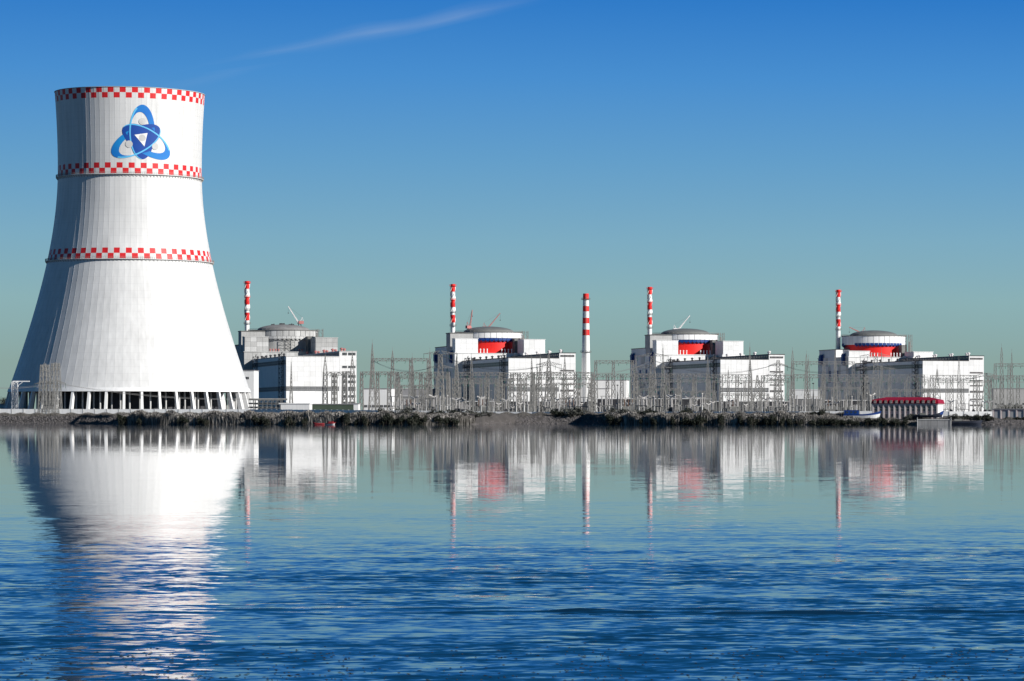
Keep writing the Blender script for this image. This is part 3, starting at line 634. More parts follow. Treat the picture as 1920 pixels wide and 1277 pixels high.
def hall(i):
    root = empty('turbine_hall', unit_loc(i, 19.5, -200.0), YAW, 'white box-shaped turbine hall in front of the %s reactor' % ORD[i], 'turbine hall', 'turbine halls')
    off = (19.5, -200.0, GZ); o = MB
    a0, a1, b0, b1, zt = -4.5, 43.5, -200.0, -36.0, 44.4; ad = 31.6; zd = 48.0
    W = [M['white'], M['white'], M['white'], M['white2']]
    b = o(); b.box((a0 + .1, b0 + .1, GZ), (ad + .05, b1, zt - .5)); b.build('hall_body', M['joint'], root, off=off)
    b = o(); b.box((ad + .06, b0 + .1, GZ), (a1 - .1, b1, zd - .5)); b.build('deaerator_bay', M['joint'], root, off=off)
    b = o(); b.box((a0 - .2, b0 - .2, zt - .5), (ad + .03, b1 + .2, zt)); b.build('roof', M['roof'] if i else M['concrete2'], root, off=off)
    b = o(); b.box((ad + .04, b0 - .2, zd - .5), (a1 + .2, b1 + .2, zd)); b.build('roof', M['roof'] if i else M['concrete2'], root, off=off)
    # high bay's flank above the hall roof, shade put into a dark colour
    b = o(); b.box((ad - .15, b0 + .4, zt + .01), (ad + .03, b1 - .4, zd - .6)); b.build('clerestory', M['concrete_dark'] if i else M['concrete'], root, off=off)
    nst = 27
    for k in range(nst):
        me = window_mesh(4.4, 1.5, 4, 1); put('window', me, root, (ad - .16 - off[0], b1 - 2 - k * 6 - off[1], zt + 1.1 - off[2]), -pi / 2)
    zb0, zb1 = 20.7, 23.8
    # front: panels above and below a long window band
    panelled(root, a0 + .1, b0 + .1, zb1, ad - a0 - .2, zt - .52 - zb1, 9, 6, W, 'front', off=off, gap=.08)
    panelled(root, a0 + .1, b0 + .1, GZ + .3, ad - a0 - .2, zb0 - GZ - .3, 9, 4, W, 'front', off=off, gap=.08)
    for k in range(9):
        w = (ad - a0 - .2) / 9; put('window', window_mesh(w - .1, zb1 - zb0 - .1, 5, 3), root, (a0 + .1 + k * w + .05 - off[0], b0 + .06 - off[1], zb0 + .05 - off[2]))
    # front of the high bay: rows of windows storey by storey
    lv = ([(45.0, 2.0), (36.3, 1.7), (29.7, 2.0), (26.0, 2.0), (zb0, 3.0), (16.2, 1.8), (11.5, 2)] if i == 0 else [(44.9, 1.5), (34.8, 1.2), (29.0, 1.0), (25.4, 1.0), (zb0, 1.6), (15.5, 1.0), (11, 1.2)])
    edges = [GZ + .3]
    for z, h in sorted(lv):
        edges += [z, z + h]
    edges.append(zd - .52)
    for q in range(0, len(edges), 2):
        z0, z1 = edges[q], edges[q + 1]; panelled(root, ad + .1, b0 + .1, z0, a1 - ad - .2, z1 - z0, 3, max(1, round((z1 - z0) / 4)), W, 'front', off=off, gap=.07)
    for z, h in lv:
        if i == 0: spec = [(ad + 2.2, 3.0, 3), (ad + 6.2, 4.9, 5)]
        else: spec = [(ad + 1.0, 9.8, 10)]
        put('panel', panel_mesh(a1 - ad - .3, h - .06, M['white2'], 'panel'), root, (ad + .15 - off[0], b0 + .12 - off[1], z + .03 - off[2]))
        for (aa, w, n) in spec: put('window', window_mesh(w, h - .2, n, 1, M['trim'] if i else None), root, (aa - off[0], b0 - .08 - off[1], z + .1 - off[2]))
    # shaded long side
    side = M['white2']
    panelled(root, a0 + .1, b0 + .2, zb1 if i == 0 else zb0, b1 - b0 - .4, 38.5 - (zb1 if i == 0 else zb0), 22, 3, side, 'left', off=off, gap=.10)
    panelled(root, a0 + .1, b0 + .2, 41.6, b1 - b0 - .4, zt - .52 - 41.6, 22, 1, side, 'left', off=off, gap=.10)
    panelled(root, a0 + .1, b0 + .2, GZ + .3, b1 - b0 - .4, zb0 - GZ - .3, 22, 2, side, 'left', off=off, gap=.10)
    w = (b1 - b0 - .4) / 22
    for k in range(22):
        for (z0, z1) in ((38.5, 41.6),) + (((zb0, zb1),) if i == 0 else ()):
            put('window', window_mesh(w - .3, z1 - z0 - .1, 6, 2), root, (a0 + .05 - off[0], b1 - .2 - k * w - .15 - off[1], z0 + .05 - off[2]), -pi / 2)
    # outside stair towers on the side
    for bb in (b0 + 9, b1 - 42):
        b = o()
        for (x, y) in ((-2.6, 0), (-.3, 0), (-2.6, 6), (-.3, 6)): b.strut((a0 + x, bb + y, GZ), (a0 + x, bb + y, zt + 1.5), .3)
        for k in range(13):
            z = GZ + 3.2 * (k + .6); b.box((a0 - 2.6, bb, z), (a0 - .3, bb + 1.6, z + .18)); b.box((a0 - 2.6, bb + 4.4, z + 1.6), (a0 - .3, bb + 6, z + 1.78))
            b.strut((a0 - 2.2, bb + 1.5, z), (a0 - 2.2, bb + 4.5, z + 1.6), .4); b.strut((a0 - .8, bb + 4.5, z + 1.6), (a0 - .8, bb + 1.5, z + 3.2), .4)
            b.strut((a0 - 2.6, bb, z + 1.1), (a0 - 2.6, bb + 6, z + 1.1), .12)
        b.build('stair_tower', M['darkmetal'], root, off=off)
    # roof vents
    for k in range(9):
        x = ad + 3 + (k % 2) * 5; y = b0 + 8 + k * 17; b = o(); b.lathe([(.7, 0), (.7, 1.3), (1.2, 1.3), (1.2, 1.9), (.1, 2.5)], 10, (x, y, zd), cap=False); b.build('roof_vent', M['cranewhite'] if i else M['cranered'], root, off=off)
    for k in range(7):
        x = a0 + 2; y = b0 + 20 + k * 19; b = o(); b.lathe([(.6, 0), (.6, 1.2), (1.0, 1.2), (1.0, 1.7), (.1, 2.2)], 10, (x, y, zt), cap=False); b.build('roof_vent', M['darkmetal'], root, off=off)
    # low annex at the foot of the gable
    if i: return
    b = o(); b.box((a0 + 3, b0 - 14, GZ), (a1 - 2, b0 - 1, 9.6)); b.box((a0 + 2.7, b0 - 14.3, 9.6), (a1 - 1.7, b0 - .8, 10.0)); b.build('foot_annex', M['white2'], root, off=off)
    for k in range(10):
        put('window', window_mesh(2.6, 1.6, 3, 1), root, (a0 + 5 + k * 4 - off[0], b0 - 14.06 - off[1], 6.6 - off[2]))
for i in range(4):
    reactor(i); hall(i); stack(i)
crane(unit_loc(0, 3, -6, 55.9), YAW, 9, R(130), M['cranered'], M['cranered'], 'small red crane beside the leftmost stack', )
crane(unit_loc(0, 36, -15, 69.0), YAW + pi, 17, R(58), M['cranewhite'], M['cranered'], 'white-jibbed crane with pink cab on the dark dome of the grey reactor')
crane(unit_loc(1, 9, -15, 66.8), YAW + .5, 16, R(80), M['cranered'], M['cranered'], 'pink crane with upright jib beside the second striped stack')
crane(unit_loc(1, 26, 2, 66.8), YAW, 18, R(50), M['cranered'], M['cranered'], 'crane jib rising behind the dome of the second reactor')
crane(unit_loc(2, 22, 2, 66.8), YAW, 18, R(50), M['cranewhite'], M['cranewhite'], 'pale crane jib rising behind the dome of the third reactor')
crane(unit_loc(3, 20, 0, 66.2), YAW + pi, 13, R(24), M['cranered'], M['cranered'], 'low crane jib with red tip beside the dome of the rightmost reactor')

def chimney():
    Y = 2250.0; root = empty('boiler_chimney', (XOF(1098.5, Y), Y, GZ), 0, 'free-standing tapered red and white chimney between second and third reactors', 'chimney')
    yy = [(770, 'white'), (629, 'red'), (618, 'white'), (606.5, 'red'), (596, 'white'), (584, 'red'), (574, 'white'), (562, 'red'), (550.5, None)]
    def rad(z): return 3.65 - (z - GZ) / (90.0 - GZ) * 1.65
    for (y0, m0), (y1, _) in zip(yy, yy[1:]):
        z0 = max(GZ, ZOF(y0, Y)); z1 = ZOF(y1, Y); b = MB(); b.lathe([(rad(z0), z0 - GZ + .01), (rad(z1), z1 - GZ - .01)], 28); b.build('shaft_section', M[m0], root, smooth=False)
    for y in (562, 661):
        z = ZOF(y, Y); r = rad(z); b = MB(); b.lathe([(r, 0), (r + 1.0, 0), (r + 1.0, .3), (r, .3)], 24, cap=False); b.lathe([(r + .9, 1.1), (r + 1, 1.1), (r + 1, 1.25), (r + .9, 1.25)], 24, cap=False)
        for k in range(16): a = k * pi / 8; b.strut(((r + .95) * cos(a), (r + .95) * sin(a), .2), ((r + .95) * cos(a), (r + .95) * sin(a), 1.2), .1)
        b.build('platform', M['steel_dark'], root, (0, 0, z - GZ))
    b = MB()
    for s in (-.3, .3): b.strut((s + .5, -rad(GZ) - .4, 4), (s + .5, -rad(90) - .4, 84), .12)
    for k in range(80): z = 4 + k; r = rad(z + GZ) + .4; b.strut((.2, -r, z), (.8, -r, z), .1)
    b.build('ladder', M['steel'], root)
chimney()

# ------------------------------------------------------------------ lattice work of the switchyard
def lattice(b, w0, w1, h, bays, tl, tb, z0=0.0, legs=True, c=(0, 0)):
    def cor(z):
        w = (w0 + (w1 - w0) * z / h) / 2
        return [Vector((c[0] + sx * w, c[1] + sy * w, z0 + z)) for sx, sy in ((-1, -1), (1, -1), (1, 1), (-1, 1))]
    # bays get shorter upward with the taper
    t = [0.0]
    ws = [(w0 + (w1 - w0) * (k + .5) / bays) + .6 for k in range(bays)]; tot = sum(ws); acc = 0
    for w in ws: acc += w; t.append(h * acc / tot)
    for k in range(bays):
        A, B = cor(t[k]), cor(t[k + 1])
        for q in range(4):
            if legs: b.strut(A[q], B[q], tl)
            b.strut(A[q], B[(q + 1) % 4], tb); b.strut(A[(q + 1) % 4], B[q], tb); b.strut(B[q], B[(q + 1) % 4], tb)
MC = {}
def leg_mesh(w0, w1, h, sx, sy, tl):
    k = ('leg', w0, w1, h, sx, sy, tl)
    if k not in MC: b = MB(); b.strut((sx * w0 / 2, sy * w0 / 2, 0), (sx * w1 / 2, sy * w1 / 2, h), tl, tl * .7); MC[k] = b.mesh('leg', M['steel'])
    return MC[k]
def brace_mesh(w0, w1, h, bays, tl, tb):
    k = ('br', w0, w1, h, bays, tb)
    if k not in MC: b = MB(); lattice(b, w0, w1, h, bays, tl, tb, legs=False); MC[k] = b.mesh('bracing', M['steel'])
    return MC[k]
def arm_mesh(L, hh, t=.14):
    """Crossarm pair: two tapering triangular trusses left and right of the mast."""
    k = ('arm', L, hh)
    if k not in MC:
        b = MB()
        for s in (-1, 1):
            tip = Vector((s * L, 0, .1)); n = 5
            for sy in (-.8, .8): b.strut((s * .5, sy, 0), tip, t); b.strut((s * .5, sy, hh), tip, t)
            for q in range(1, n):
                f = q / n; p = [Vector((s * .5, sy, z)).lerp(tip, f) for sy in (-.8, .8) for z in (0, hh)]; g = (q - 1) / n; o_ = [Vector((s * .5, sy, z)).lerp(tip, g) for sy in (-.8, .8) for z in (0, hh)]
                b.strut(p[0], o_[1], t * .8); b.strut(p[2], o_[3], t * .8); b.strut(p[0], p[2], t * .7); b.strut(o_[0], p[2], t * .7); b.strut(p[0], p[1], t * .7)
        MC[k] = b.mesh('crossarm', M['steel'])
    return MC[k]
def string_mesh(L):
    k = ('str', L)
    if k not in MC:
        b = MB(); pr = []; n = max(5, int(L / .32))
        for q in range(n): z = -L * q / n; pr += [(.05, z), (.17, z - .08), (.05, z - L / n * .6)]
        b.lathe(pr, 6, cap=False); MC[k] = b.mesh('insulator_string', M['greenglass'])
    return MC[k]
def spire_mesh(w, h):
    k = ('sp', w, h)
    if k not in MC: b = MB(); lattice(b, w, .15, h, 5, .16, .10); b.strut((0, 0, h), (0, 0, h + 2.2), .12); MC[k] = b.mesh('spire', M['steel'])
    return MC[k]

def pylon(x, Y, ytop, arms, w0, w1, label, peak=0.0, rz=0.0, bays=8, tl=.32, tb=.19, group='transmission pylons'):
    """arms: (fraction of height, half length m)."""
    z1 = ZOF(ytop, Y); h = round(z1 - GZ, 1); root = empty('lattice_pylon', (XOF(x, Y), Y, GZ), rz, label, 'pylon', group)
    for sx, sy in ((-1, -1), (1, -1), (1, 1), (-1, 1)): put('leg', leg_mesh(w0, w1, h, sx, sy, tl), root)
    put('bracing', brace_mesh(w0, w1, h, bays, tl, tb), root)
    if peak: put('spire', spire_mesh(w1, peak), root, (0, 0, h))
    for fr, L in arms:
        put('crossarm', arm_mesh(L, 1.6), root, (0, 0, h * fr))
        for s in (-1, 1):
            put('insulator_string', string_mesh(2.4), root, (s * L * .96, 0, h * fr))
            if L > 4.5: put('insulator_string', string_mesh(2.4), root, (s * L * .5, 0, h * fr))
    return root
def beam_mesh(L, hh, t, tb):
    k = ('beam', round(L, 1), hh)
    if k not in MC:
        b = MB(); n = max(2, round(L / (hh * 1.1)))
        for sy in (-hh / 2, hh / 2):
            for z in (0, hh): b.strut((0, sy, z), (L, sy, z), t)
        for q in range(n):
            x0, x1 = L * q / n, L * (q + 1) / n; up = q % 2
            for sy in (-hh / 2, hh / 2): b.strut((x0, sy, hh * up), (x1, sy, hh * (1 - up)), tb); b.strut((x1, sy, 0), (x1, sy, hh), tb)
            for z in (0, hh): b.strut((x0, -hh / 2 if up else hh / 2, z), (x1, hh / 2 if up else -hh / 2, z), tb)
        MC[k] = b.mesh('beam', M['steel'])
    return MC[k]
def gantry(xs, Y, ybeam, label, spires=(), w0=2.2, w1=1.3, hh=1.7, strings=True, sp_h=8.0, t=.2):
    """Row of lattice columns joined by truss beams; xs are sight-line positions of the columns at depth Y."""
    zb = ZOF(ybeam, Y) - hh; X0 = XOF(xs[0], Y); root = empty('switchyard_gantry', (X0, Y, GZ), 0, label, 'gantry', 'switchyard gantries')
    h = round(zb + hh - GZ, 1)
    key = ('col', w0, w1, h)
    if key not in MC: b = MB(); lattice(b, w0, w1, h, 7, .30, .18); MC[key] = b.mesh('column', M['steel'])
    for k, x in enumerate(xs):
        c = put('column', MC[key], root, (XOF(x, Y) - X0, 0, 0))
        if k in spires: put('spire', spire_mesh(w1, sp_h), c, (0, 0, h))
    for x0, x1 in zip(xs, xs[1:]):
        L = XOF(x1, Y) - XOF(x0, Y) - w1 * .9; bm_ = put('beam', beam_mesh(L, hh, t * 1.25, .17), root, (XOF(x0, Y) - X0 + w1 * .45, 0, h - hh))
        if strings and L > 5:
            n = max(2, int(L / 4.5))
            for q in range(n):
                u = L * (q + .5) / n; o_ = put('insulator_string', string_mesh(2.8), bm_, (u, -hh / 2, 0)); o_.rotation_euler = (R(random.choice((-50, -62))), R(random.uniform(-14, 14)), 0)
    return root

# big transmission pylons in front of the yard and among it
pylon(826, 1560, 664, [(1.0, 8.5), (.77, 6.5)], 4.2, 1.5, 'tall grey pylon with a T-shaped double crossarm left of the second reactor')
pylon(856, 1600, 690, [], 3.4, 1.2, 'plain tapering lattice mast below the second striped stack', peak=6)
pylon(1029, 1480, 676, [(.92, 6.0), (.74, 7.0)], 4.4, 1.2, 'pylon with a pointed top before the second hall, right of its middle', peak=3.5)
pylon(1013, 1700, 690, [], 2.6, .8, 'slim lattice mast against the middle of the second hall', peak=6)
pylon(997, 1760, 688, [], 2.4, .7, 'slimmest lattice mast against the second hall, left of its middle', peak=5)
pylon(1224, 1500, 668, [(1.0, 7.5), (.80, 9.0), (.50, 6.5)], 4.8, 1.5, 'broad pylon with three crossarms in front of the third reactor')
pylon(1243, 1540, 684, [], 2.6, .9, 'narrow lattice mast just right of the three-armed pylon', peak=8)
pylon(1406, 1520, 682, [], 2.4, .8, 'slender pointed mast before the middle of the third hall', peak=8)
pylon(1420, 1460, 704, [], 4.6, .6, 'short wide-legged pyramid tower before the third hall', bays=6)
pylon(1459, 1490, 676, [(.9, 4.5), (.72, 6.5)], 4.4, 1.3, 'pylon with two crossarms before the right end of the third hall')
pylon(1642, 1480, 668, [(1.0, 7.5), (.78, 9.0)], 4.6, 1.5, 'broad pylon with two crossarms in front of the rightmost reactor')
pylon(1653, 1620, 690, [], 2.4, .8, 'pointed mast close behind the two-armed pylon of the rightmost reactor', peak=8)
pylon(1757, 1500, 700, [], 5.0, .7, 'wide-legged pyramid tower above the right end of the red-roofed house', peak=2, bays=7)
pylon(1849, 1480, 700, [(.93, 6.0)], 5.2, .8, 'wide-legged pyramid tower with one crossarm near the right edge', bays=7)
pylon(1512, 1650, 706, [], 3.8, .7, 'pointed pyramid mast in the gap between third and rightmost reactors', peak=6)
pylon(1566, 1580, 680, [], 2.2, .8, 'slender mast before the left flank of the rightmost reactor', peak=6)
pylon(546, 1950, 700, [], 2.4, .5, 'thin lightning mast in front of the leftmost hall', peak=7, tb=.12)
pylon(698, 1900, 662, [], 4.2, 1.0, 'tall tapering mast standing right of the leftmost hall', peak=6)
pylon(1486, 2000, 672, [], 3.6, 1.4, 'tall mast with blunt top between third and rightmost reactors', peak=5)
pylon(1878, 1900, 664, [], 3.4, 1.2, 'tall mast right of the fourth hall, taller of the two', peak=4)
pylon(1897, 1860, 684, [], 2.6, .8, 'shorter pointed mast near the right picture edge', peak=7)
pylon(806, 1800, 676, [], 3.0, 1.0, 'leaning-armed lattice mast left of the second reactor flank', peak=5)
# tight cluster before the cooling tower
for k, (x, Y, yt) in enumerate(((78, 1500, 684), (84, 1530, 682), (90, 1560, 684), (98, 1500, 681), (104, 1530, 680), (110, 1560, 681))):
    pylon(x, Y, yt, [(.60, 5.0)] if k in (1, 4) else [], 3.0, .9, 'slim lattice pylon, %s of the six clustered before the cooling tower' % ('leftmost', 'second from left', 'third from left', 'third from right', 'second from right', 'rightmost')[k], bays=8, tl=.24, tb=.13, group='pylon cluster by the cooling tower')
# gantry rows
G = lambda *a, **k: gantry(*a, **k)
G([1192.5, 1221, 1252, 1273, 1302.5, 1327], 1640, 701, 'long grey gantry beam crossing before the third reactor flank', spires=(0, 5))
G([1327.8, 1352, 1382, 1407], 1600, 702.5, 'gantry with three bays in front of the third turbine hall', spires=(3,))
G([1430, 1462, 1486], 1610, 704, 'two-bay gantry at the right end of the third hall', spires=())
G([1486.8, 1516, 1542, 1567, 1590, 1624], 1660, 702.5, 'long gantry in front of the left flank of the rightmost reactor', spires=(1, 3))
G([1625, 1668, 1703, 1731], 1640, 703, 'gantry crossing behind the two-armed pylon of the rightmost reactor', spires=())
G([1747, 1784, 1798, 1828], 1600, 704, 'gantry in front of the fourth turbine hall', spires=(2,))
G([1856, 1879, 1909, 1945], 1620, 704.5, 'gantry running off the right edge of the picture', spires=())
G([745, 773, 789, 806.5, 840], 1700, 697.5, 'gantry left of the second reactor', spires=(1,))
G([856.6, 884, 914, 938], 1660, 698, 'gantry in front of the shaded side of the second hall', spires=(0, 1))
G([939, 960, 973, 998], 1620, 699, 'gantry before the left half of the second hall', spires=())
G([1000, 1029.6, 1059, 1079, 1112], 1680, 698, 'gantry before the right half of the second hall', spires=(2,))
G([1113, 1139, 1166, 1191], 1720, 701, 'gantry between the striped chimney and the third reactor', spires=())
G([678, 708, 729.5, 744], 1780, 697, 'gantry right of the leftmost hall', spires=())
G([609.7, 645.5], 1700, 697.5, 'small single-bay gantry before the leftmost hall, left one', spires=(0,), w0=2.6, w1=1.9, sp_h=9)
G([646.3, 660.6], 1690, 696.5, 'small single-bay gantry at the right end of the leftmost hall', spires=(1,), w0=2.6, w1=1.9, sp_h=9)
G([624, 630], 1880, 700, 'narrow twin-post frame in front of the leftmost hall', strings=False, w0=1.6, w1=1.2)
G([699, 736, 770, 803], 2050, 672, 'high far gantry between leftmost hall and second reactor', spires=(1,), w0=3, sp_h=5)
G([1117, 1150, 1186], 2050, 676, 'high far gantry between chimney and third reactor', spires=(), w0=3, sp_h=5)
G([1486.5, 1512, 1545, 1600], 2060, 678, 'high far gantry left of the rightmost reactor', spires=(1,), w0=3, sp_h=5)
G([1866, 1892, 1935], 2050, 682, 'high far gantry right of the fourth hall', spires=(), w0=3, sp_h=5)
for k, (xa, xb, n, Y, y) in enumerate(((850, 980, 6, 1850, 709), (986, 1106, 6, 1870, 707), (1196, 1330, 6, 1850, 712), (1338, 1478, 6, 1860, 713), (1544, 1640, 5, 1860, 711), (1646, 1742, 5, 1850, 712), (1752, 1858, 5, 1840, 713), (748, 842, 5, 1880, 706))):
    G([xa + (xb - xa) * q / (n - 1) + (random.uniform(-4, 4) if 0 < q < n - 1 else 0) for q in range(n)], Y, y, 'rear gantry row behind ' + where((xa + xb) / 2).replace('the ', 'the yard gear of the ', 1), hh=1.4, w0=1.8, w1=1.1, t=.17, spires=(1,) if k % 2 else (), sp_h=6)
# lower bus gantries deeper in the yard
for k, (xa, xb, Y, y) in enumerate(((862, 934, 1760, 716), (944, 1036, 1740, 720), (1042, 1108, 1790, 718), (1200, 1268, 1780, 728), (1276, 1340, 1740, 733), (1536, 1610, 1770, 726), (1660, 1740, 1750, 730), (1352, 1440, 1760, 738), (752, 830, 1800, 722))):
    n = 4; G([xa + (xb - xa) * q / (n - 1) for q in range(n)], Y, y, 'low bus gantry in the yard before ' + where((xa + xb) / 2), hh=1.2, w0=1.5, w1=1.0, t=.16)

# low switchgear: prototypes with shared meshes
def gear_protos():
    P = {}
    def ribs(b, x, z0, z1, r, y=0.0):
        n = 9; pr = []
        for q in range(n): z = z0 + (z1 - z0) * q / n; pr += [(r * .55, z), (r, z + .1), (r * .55, z + (z1 - z0) / n * .7)]
        b.lathe(pr + [(r * .5, z1)], 8, (x, y, 0), cap=False)
    b = MB(); b.box((-.2, -.2, 0), (.2, .2, 3.4)); b.box((-.5, -.5, 3.4), (.5, .5, 3.55)); P['post'] = [('support', b.mesh('support', M['concrete']))]
    b = MB(); ribs(b, 0, 3.55, 6.6, .3); b.box((-.25, -.25, 6.6), (.25, .25, 6.9)); P['post'].append(('insulator', b.mesh('insulator', M['porcelain'])))
    b = MB()
    for x in (-1.6, 1.6): b.strut((x, -.5, 0), (x, -.5, 2.8), .2); b.strut((x, .5, 0), (x, .5, 2.8), .2); b.strut((x, -.5, 0), (x, .5, 2.8), .1)
    b.box((-2.1, -.6, 2.8), (2.1, .6, 3.05)); P['disc'] = [('frame', b.mesh('frame', M['steel_dark']))]
    for x in (-1.6, 0, 1.6): b = MB(); ribs(b, x, 3.05, 5.9, .26); P['disc'].append(('insulator', b.mesh('insulator', M['porcelain'])))
    b = MB(); b.strut((-2.2, 0, 6.0), (2.2, 0, 6.0), .16); b.strut((1.6, 0, 6), (2.6, 0, 8.6), .13); P['disc'].append(('blade_arm', b.mesh('blade_arm', M['steel'])))
    b = MB(); b.box((-.7, -.6, 0), (.7, .6, 2.2)); b.box((-.5, -.5, 2.2), (.5, .5, 2.6)); P['brk'] = [('cabinet', b.mesh('cabinet', M['darkmetal']))]
    b = MB(); ribs(b, 0, 2.6, 6.0, .34); P['brk'].append(('column', b.mesh('column', M['porcelain'])))
    b = MB(); b.strut((-1.7, 0, 6.9), (0, 0, 6.1), .44); b.strut((1.7, 0, 6.9), (0, 0, 6.1), .44); b.box((-.35, -.3, 5.95), (.35, .3, 6.4)); P['brk'].append(('interrupter', b.mesh('interrupter', M['porcelain'])))
    b = MB(); b.strut((-.55, 0, 0), (0, 0, 8.8), .2); b.strut((.55, 0, 0), (0, 0, 8.8), .2)
    for q in range(7): z = 1.1 * q + .6; w = .55 * (1 - z / 8.8); w2 = .55 * (1 - (z + 1.1) / 8.8); b.strut((-w, 0, z), (w, 0, z), .1); b.strut((-w, 0, z), (w2, 0, z + 1.1), .1)
    P['afr'] = [('frame', b.mesh('frame', M['steel']))]
    b = MB(); b.strut((0, 0, 8.7), (0, 0, 11.4), .12); b.box((-.35, -.2, 11.2), (.35, .2, 11.6)); P['afr'].append(('head', b.mesh('head', M['steel_dark'])))
    b = MB(); b.box((-2.6, -1.5, .6), (2.6, 1.5, 3.6)); b.box((-2.4, -2.1, .9), (2.4, -1.5, 3.2)); P['trf'] = [('tank', b.mesh('tank', M['steel_dark']))]
    b = MB(); b.lathe([(.01, -2.2), (.55, -2.2), (.55, 2.2), (.01, 2.2)], 12, cap=False); me = b.mesh('conservator', M['frame'])
    for v in me.vertices: v.co = Vector((v.co.z, v.co.y + .6, v.co.x + 4.6))
    P['trf'].append(('conservator', me))
    for x in (-1.6, 0, 1.6): b = MB(); ribs(b, x, 3.6, 6.4, .3, -.5); P['trf'].append(('bushing', b.mesh('bushing', M['brownporc'])))
    return P
GEAR = gear_protos()
GINFO = {'post': ('post_insulator', 'ribbed post insulator before %s', 'insulator', 'post insulators'),
         'disc': ('disconnector_switch', 'three-post disconnector switch before %s', 'switchgear', 'disconnector switches'),
         'brk': ('circuit_breaker', 'Y-headed circuit breaker before %s', 'switchgear', 'circuit breakers'),
         'afr': ('aframe_post', 'tall A-frame post before %s', 'post', 'A-frame posts'),
         'trf': ('transformer', 'grey transformer tank before %s', 'transformer', 'transformers')}
def gear(kind, x, Y, rz=0.0, s=1.0):
    nm, lab, cat, grp = GINFO[kind]; w = where(x)
    root = empty(nm, (XOF(x, Y), Y, GZ), rz, lab % w, cat, grp); root.scale = (s, s, s)
    for n, me in GEAR[kind]: put(n, me, root)
rg_ = random.Random(11)
x = 738.0
while x < 1640:
    if not (1108 < x < 1122):
        kind = rg_.choices(['post', 'disc', 'brk', 'afr'], [5, 3, 3, 3])[0]
        gear(kind, x, rg_.uniform(1400, 1560), rg_.uniform(-.8, .8), rg_.choice((.55, .7, .85, 1.0, 1.15, 1.3)) * rg_.uniform(.92, 1.08))
    x += rg_.uniform(4.4, 8.6) * (1.0 if x < 1330 else 1.2)
x = 1776.0
while x < 1862:
    gear(rg_.choices(['post', 'disc', 'brk', 'afr'], [4, 3, 3, 2])[0], x, rg_.uniform(1400, 1560), rg_.uniform(-.5, .5), rg_.uniform(.8, 1.1)); x += rg_.uniform(6, 10)
x = 742.0
while x < 1660:
    gear(rg_.choices(['post', 'disc', 'brk', 'afr'], [4, 4, 4, 1])[0], x, rg_.uniform(1600, 1720), rg_.uniform(-.8, .8), rg_.choice((.7, .9, 1.1, 1.3, 1.55)) * rg_.uniform(.92, 1.08)); x += rg_.uniform(8, 15)
for x in (770, 905, 1068, 1178, 1374, 1560): gear('trf', x, 1580, .1, 1.2)
# conductor cables: sagging spans between gantries
def cable(p, q, sag, label, grp, r=.04):
    b = MB(); n = 10; P_ = []
    for k in range(n + 1):
        t = k / n; v = Vector(p).lerp(Vector(q), t); v.z -= sag * 4 * t * (1 - t); P_.append(v)
    c = (P_[0] + P_[-1]) / 2
    for k in range(n): b.strut(P_[k] - c, P_[k + 1] - c, r * 2)
    tag(b.build('conductor_cable', M['wire'], None, c), label, 'cable', grp)
for (xa, Ya, ya, xb, Yb, yb, n, sg, lab) in ((826, 1560, 667, 1029, 1480, 684, 3, 6, 'sagging cable strung between the T-shaped pylon and the pointed pylon'),
        (1029, 1480, 684, 1224, 1500, 676, 3, 7, 'sagging cable from the pointed pylon to the three-armed pylon'), (1224, 1500, 676, 1459, 1490, 682, 3, 7, 'sagging cable from the three-armed pylon towards the third hall'),
        (1459, 1490, 682, 1642, 1480, 674, 3, 7, 'sagging cable from the third hall towards the two-armed pylon'), (1642, 1480, 674, 1849, 1480, 704, 3, 7, 'sagging cable from the two-armed pylon to the right-hand pyramid tower'),
        (100, 1500, 720, -60, 1480, 722, 3, 2, 'cable leaving the slim pylon cluster to the left'), (110, 1530, 720, 470, 1620, 748, 3, 3, 'cable drooping from the slim pylon cluster across the cooling tower foot'),
        (698, 1900, 676, 806, 1800, 690, 3, 5, 'sagging cable right of the leftmost hall'), (1849, 1480, 704, 1990, 1500, 700, 3, 5, 'cable leaving the right-hand pyramid tower')):
    for k in range(n):
        d = (k - 1) * 2.6; p = PXY(xa, ya, Ya + d); q = PXY(xb, yb, Yb + d); cable((p[0], p[1], p[2] + abs(d) * .1), (q[0], q[1], q[2]), sg * .7 + k * .3, ('front ', 'middle ', 'rear ')[k] + lab, 'conductor cables')
for k in range(46):                                  # slack droppers from the beams down to the gear
    x = rg_.uniform(750, 1850)
    if 1100 < x < 1120: continue
    Y = rg_.uniform(1600, 1700); p = PXY(x, 705, Y); q = PXY(x + rg_.uniform(-16, 16), 742, Y - rg_.uniform(20, 60)); w = where(x); cable(p, q, 2.5, 'slack dropper cable before ' + w, 'dropper cables', .035)

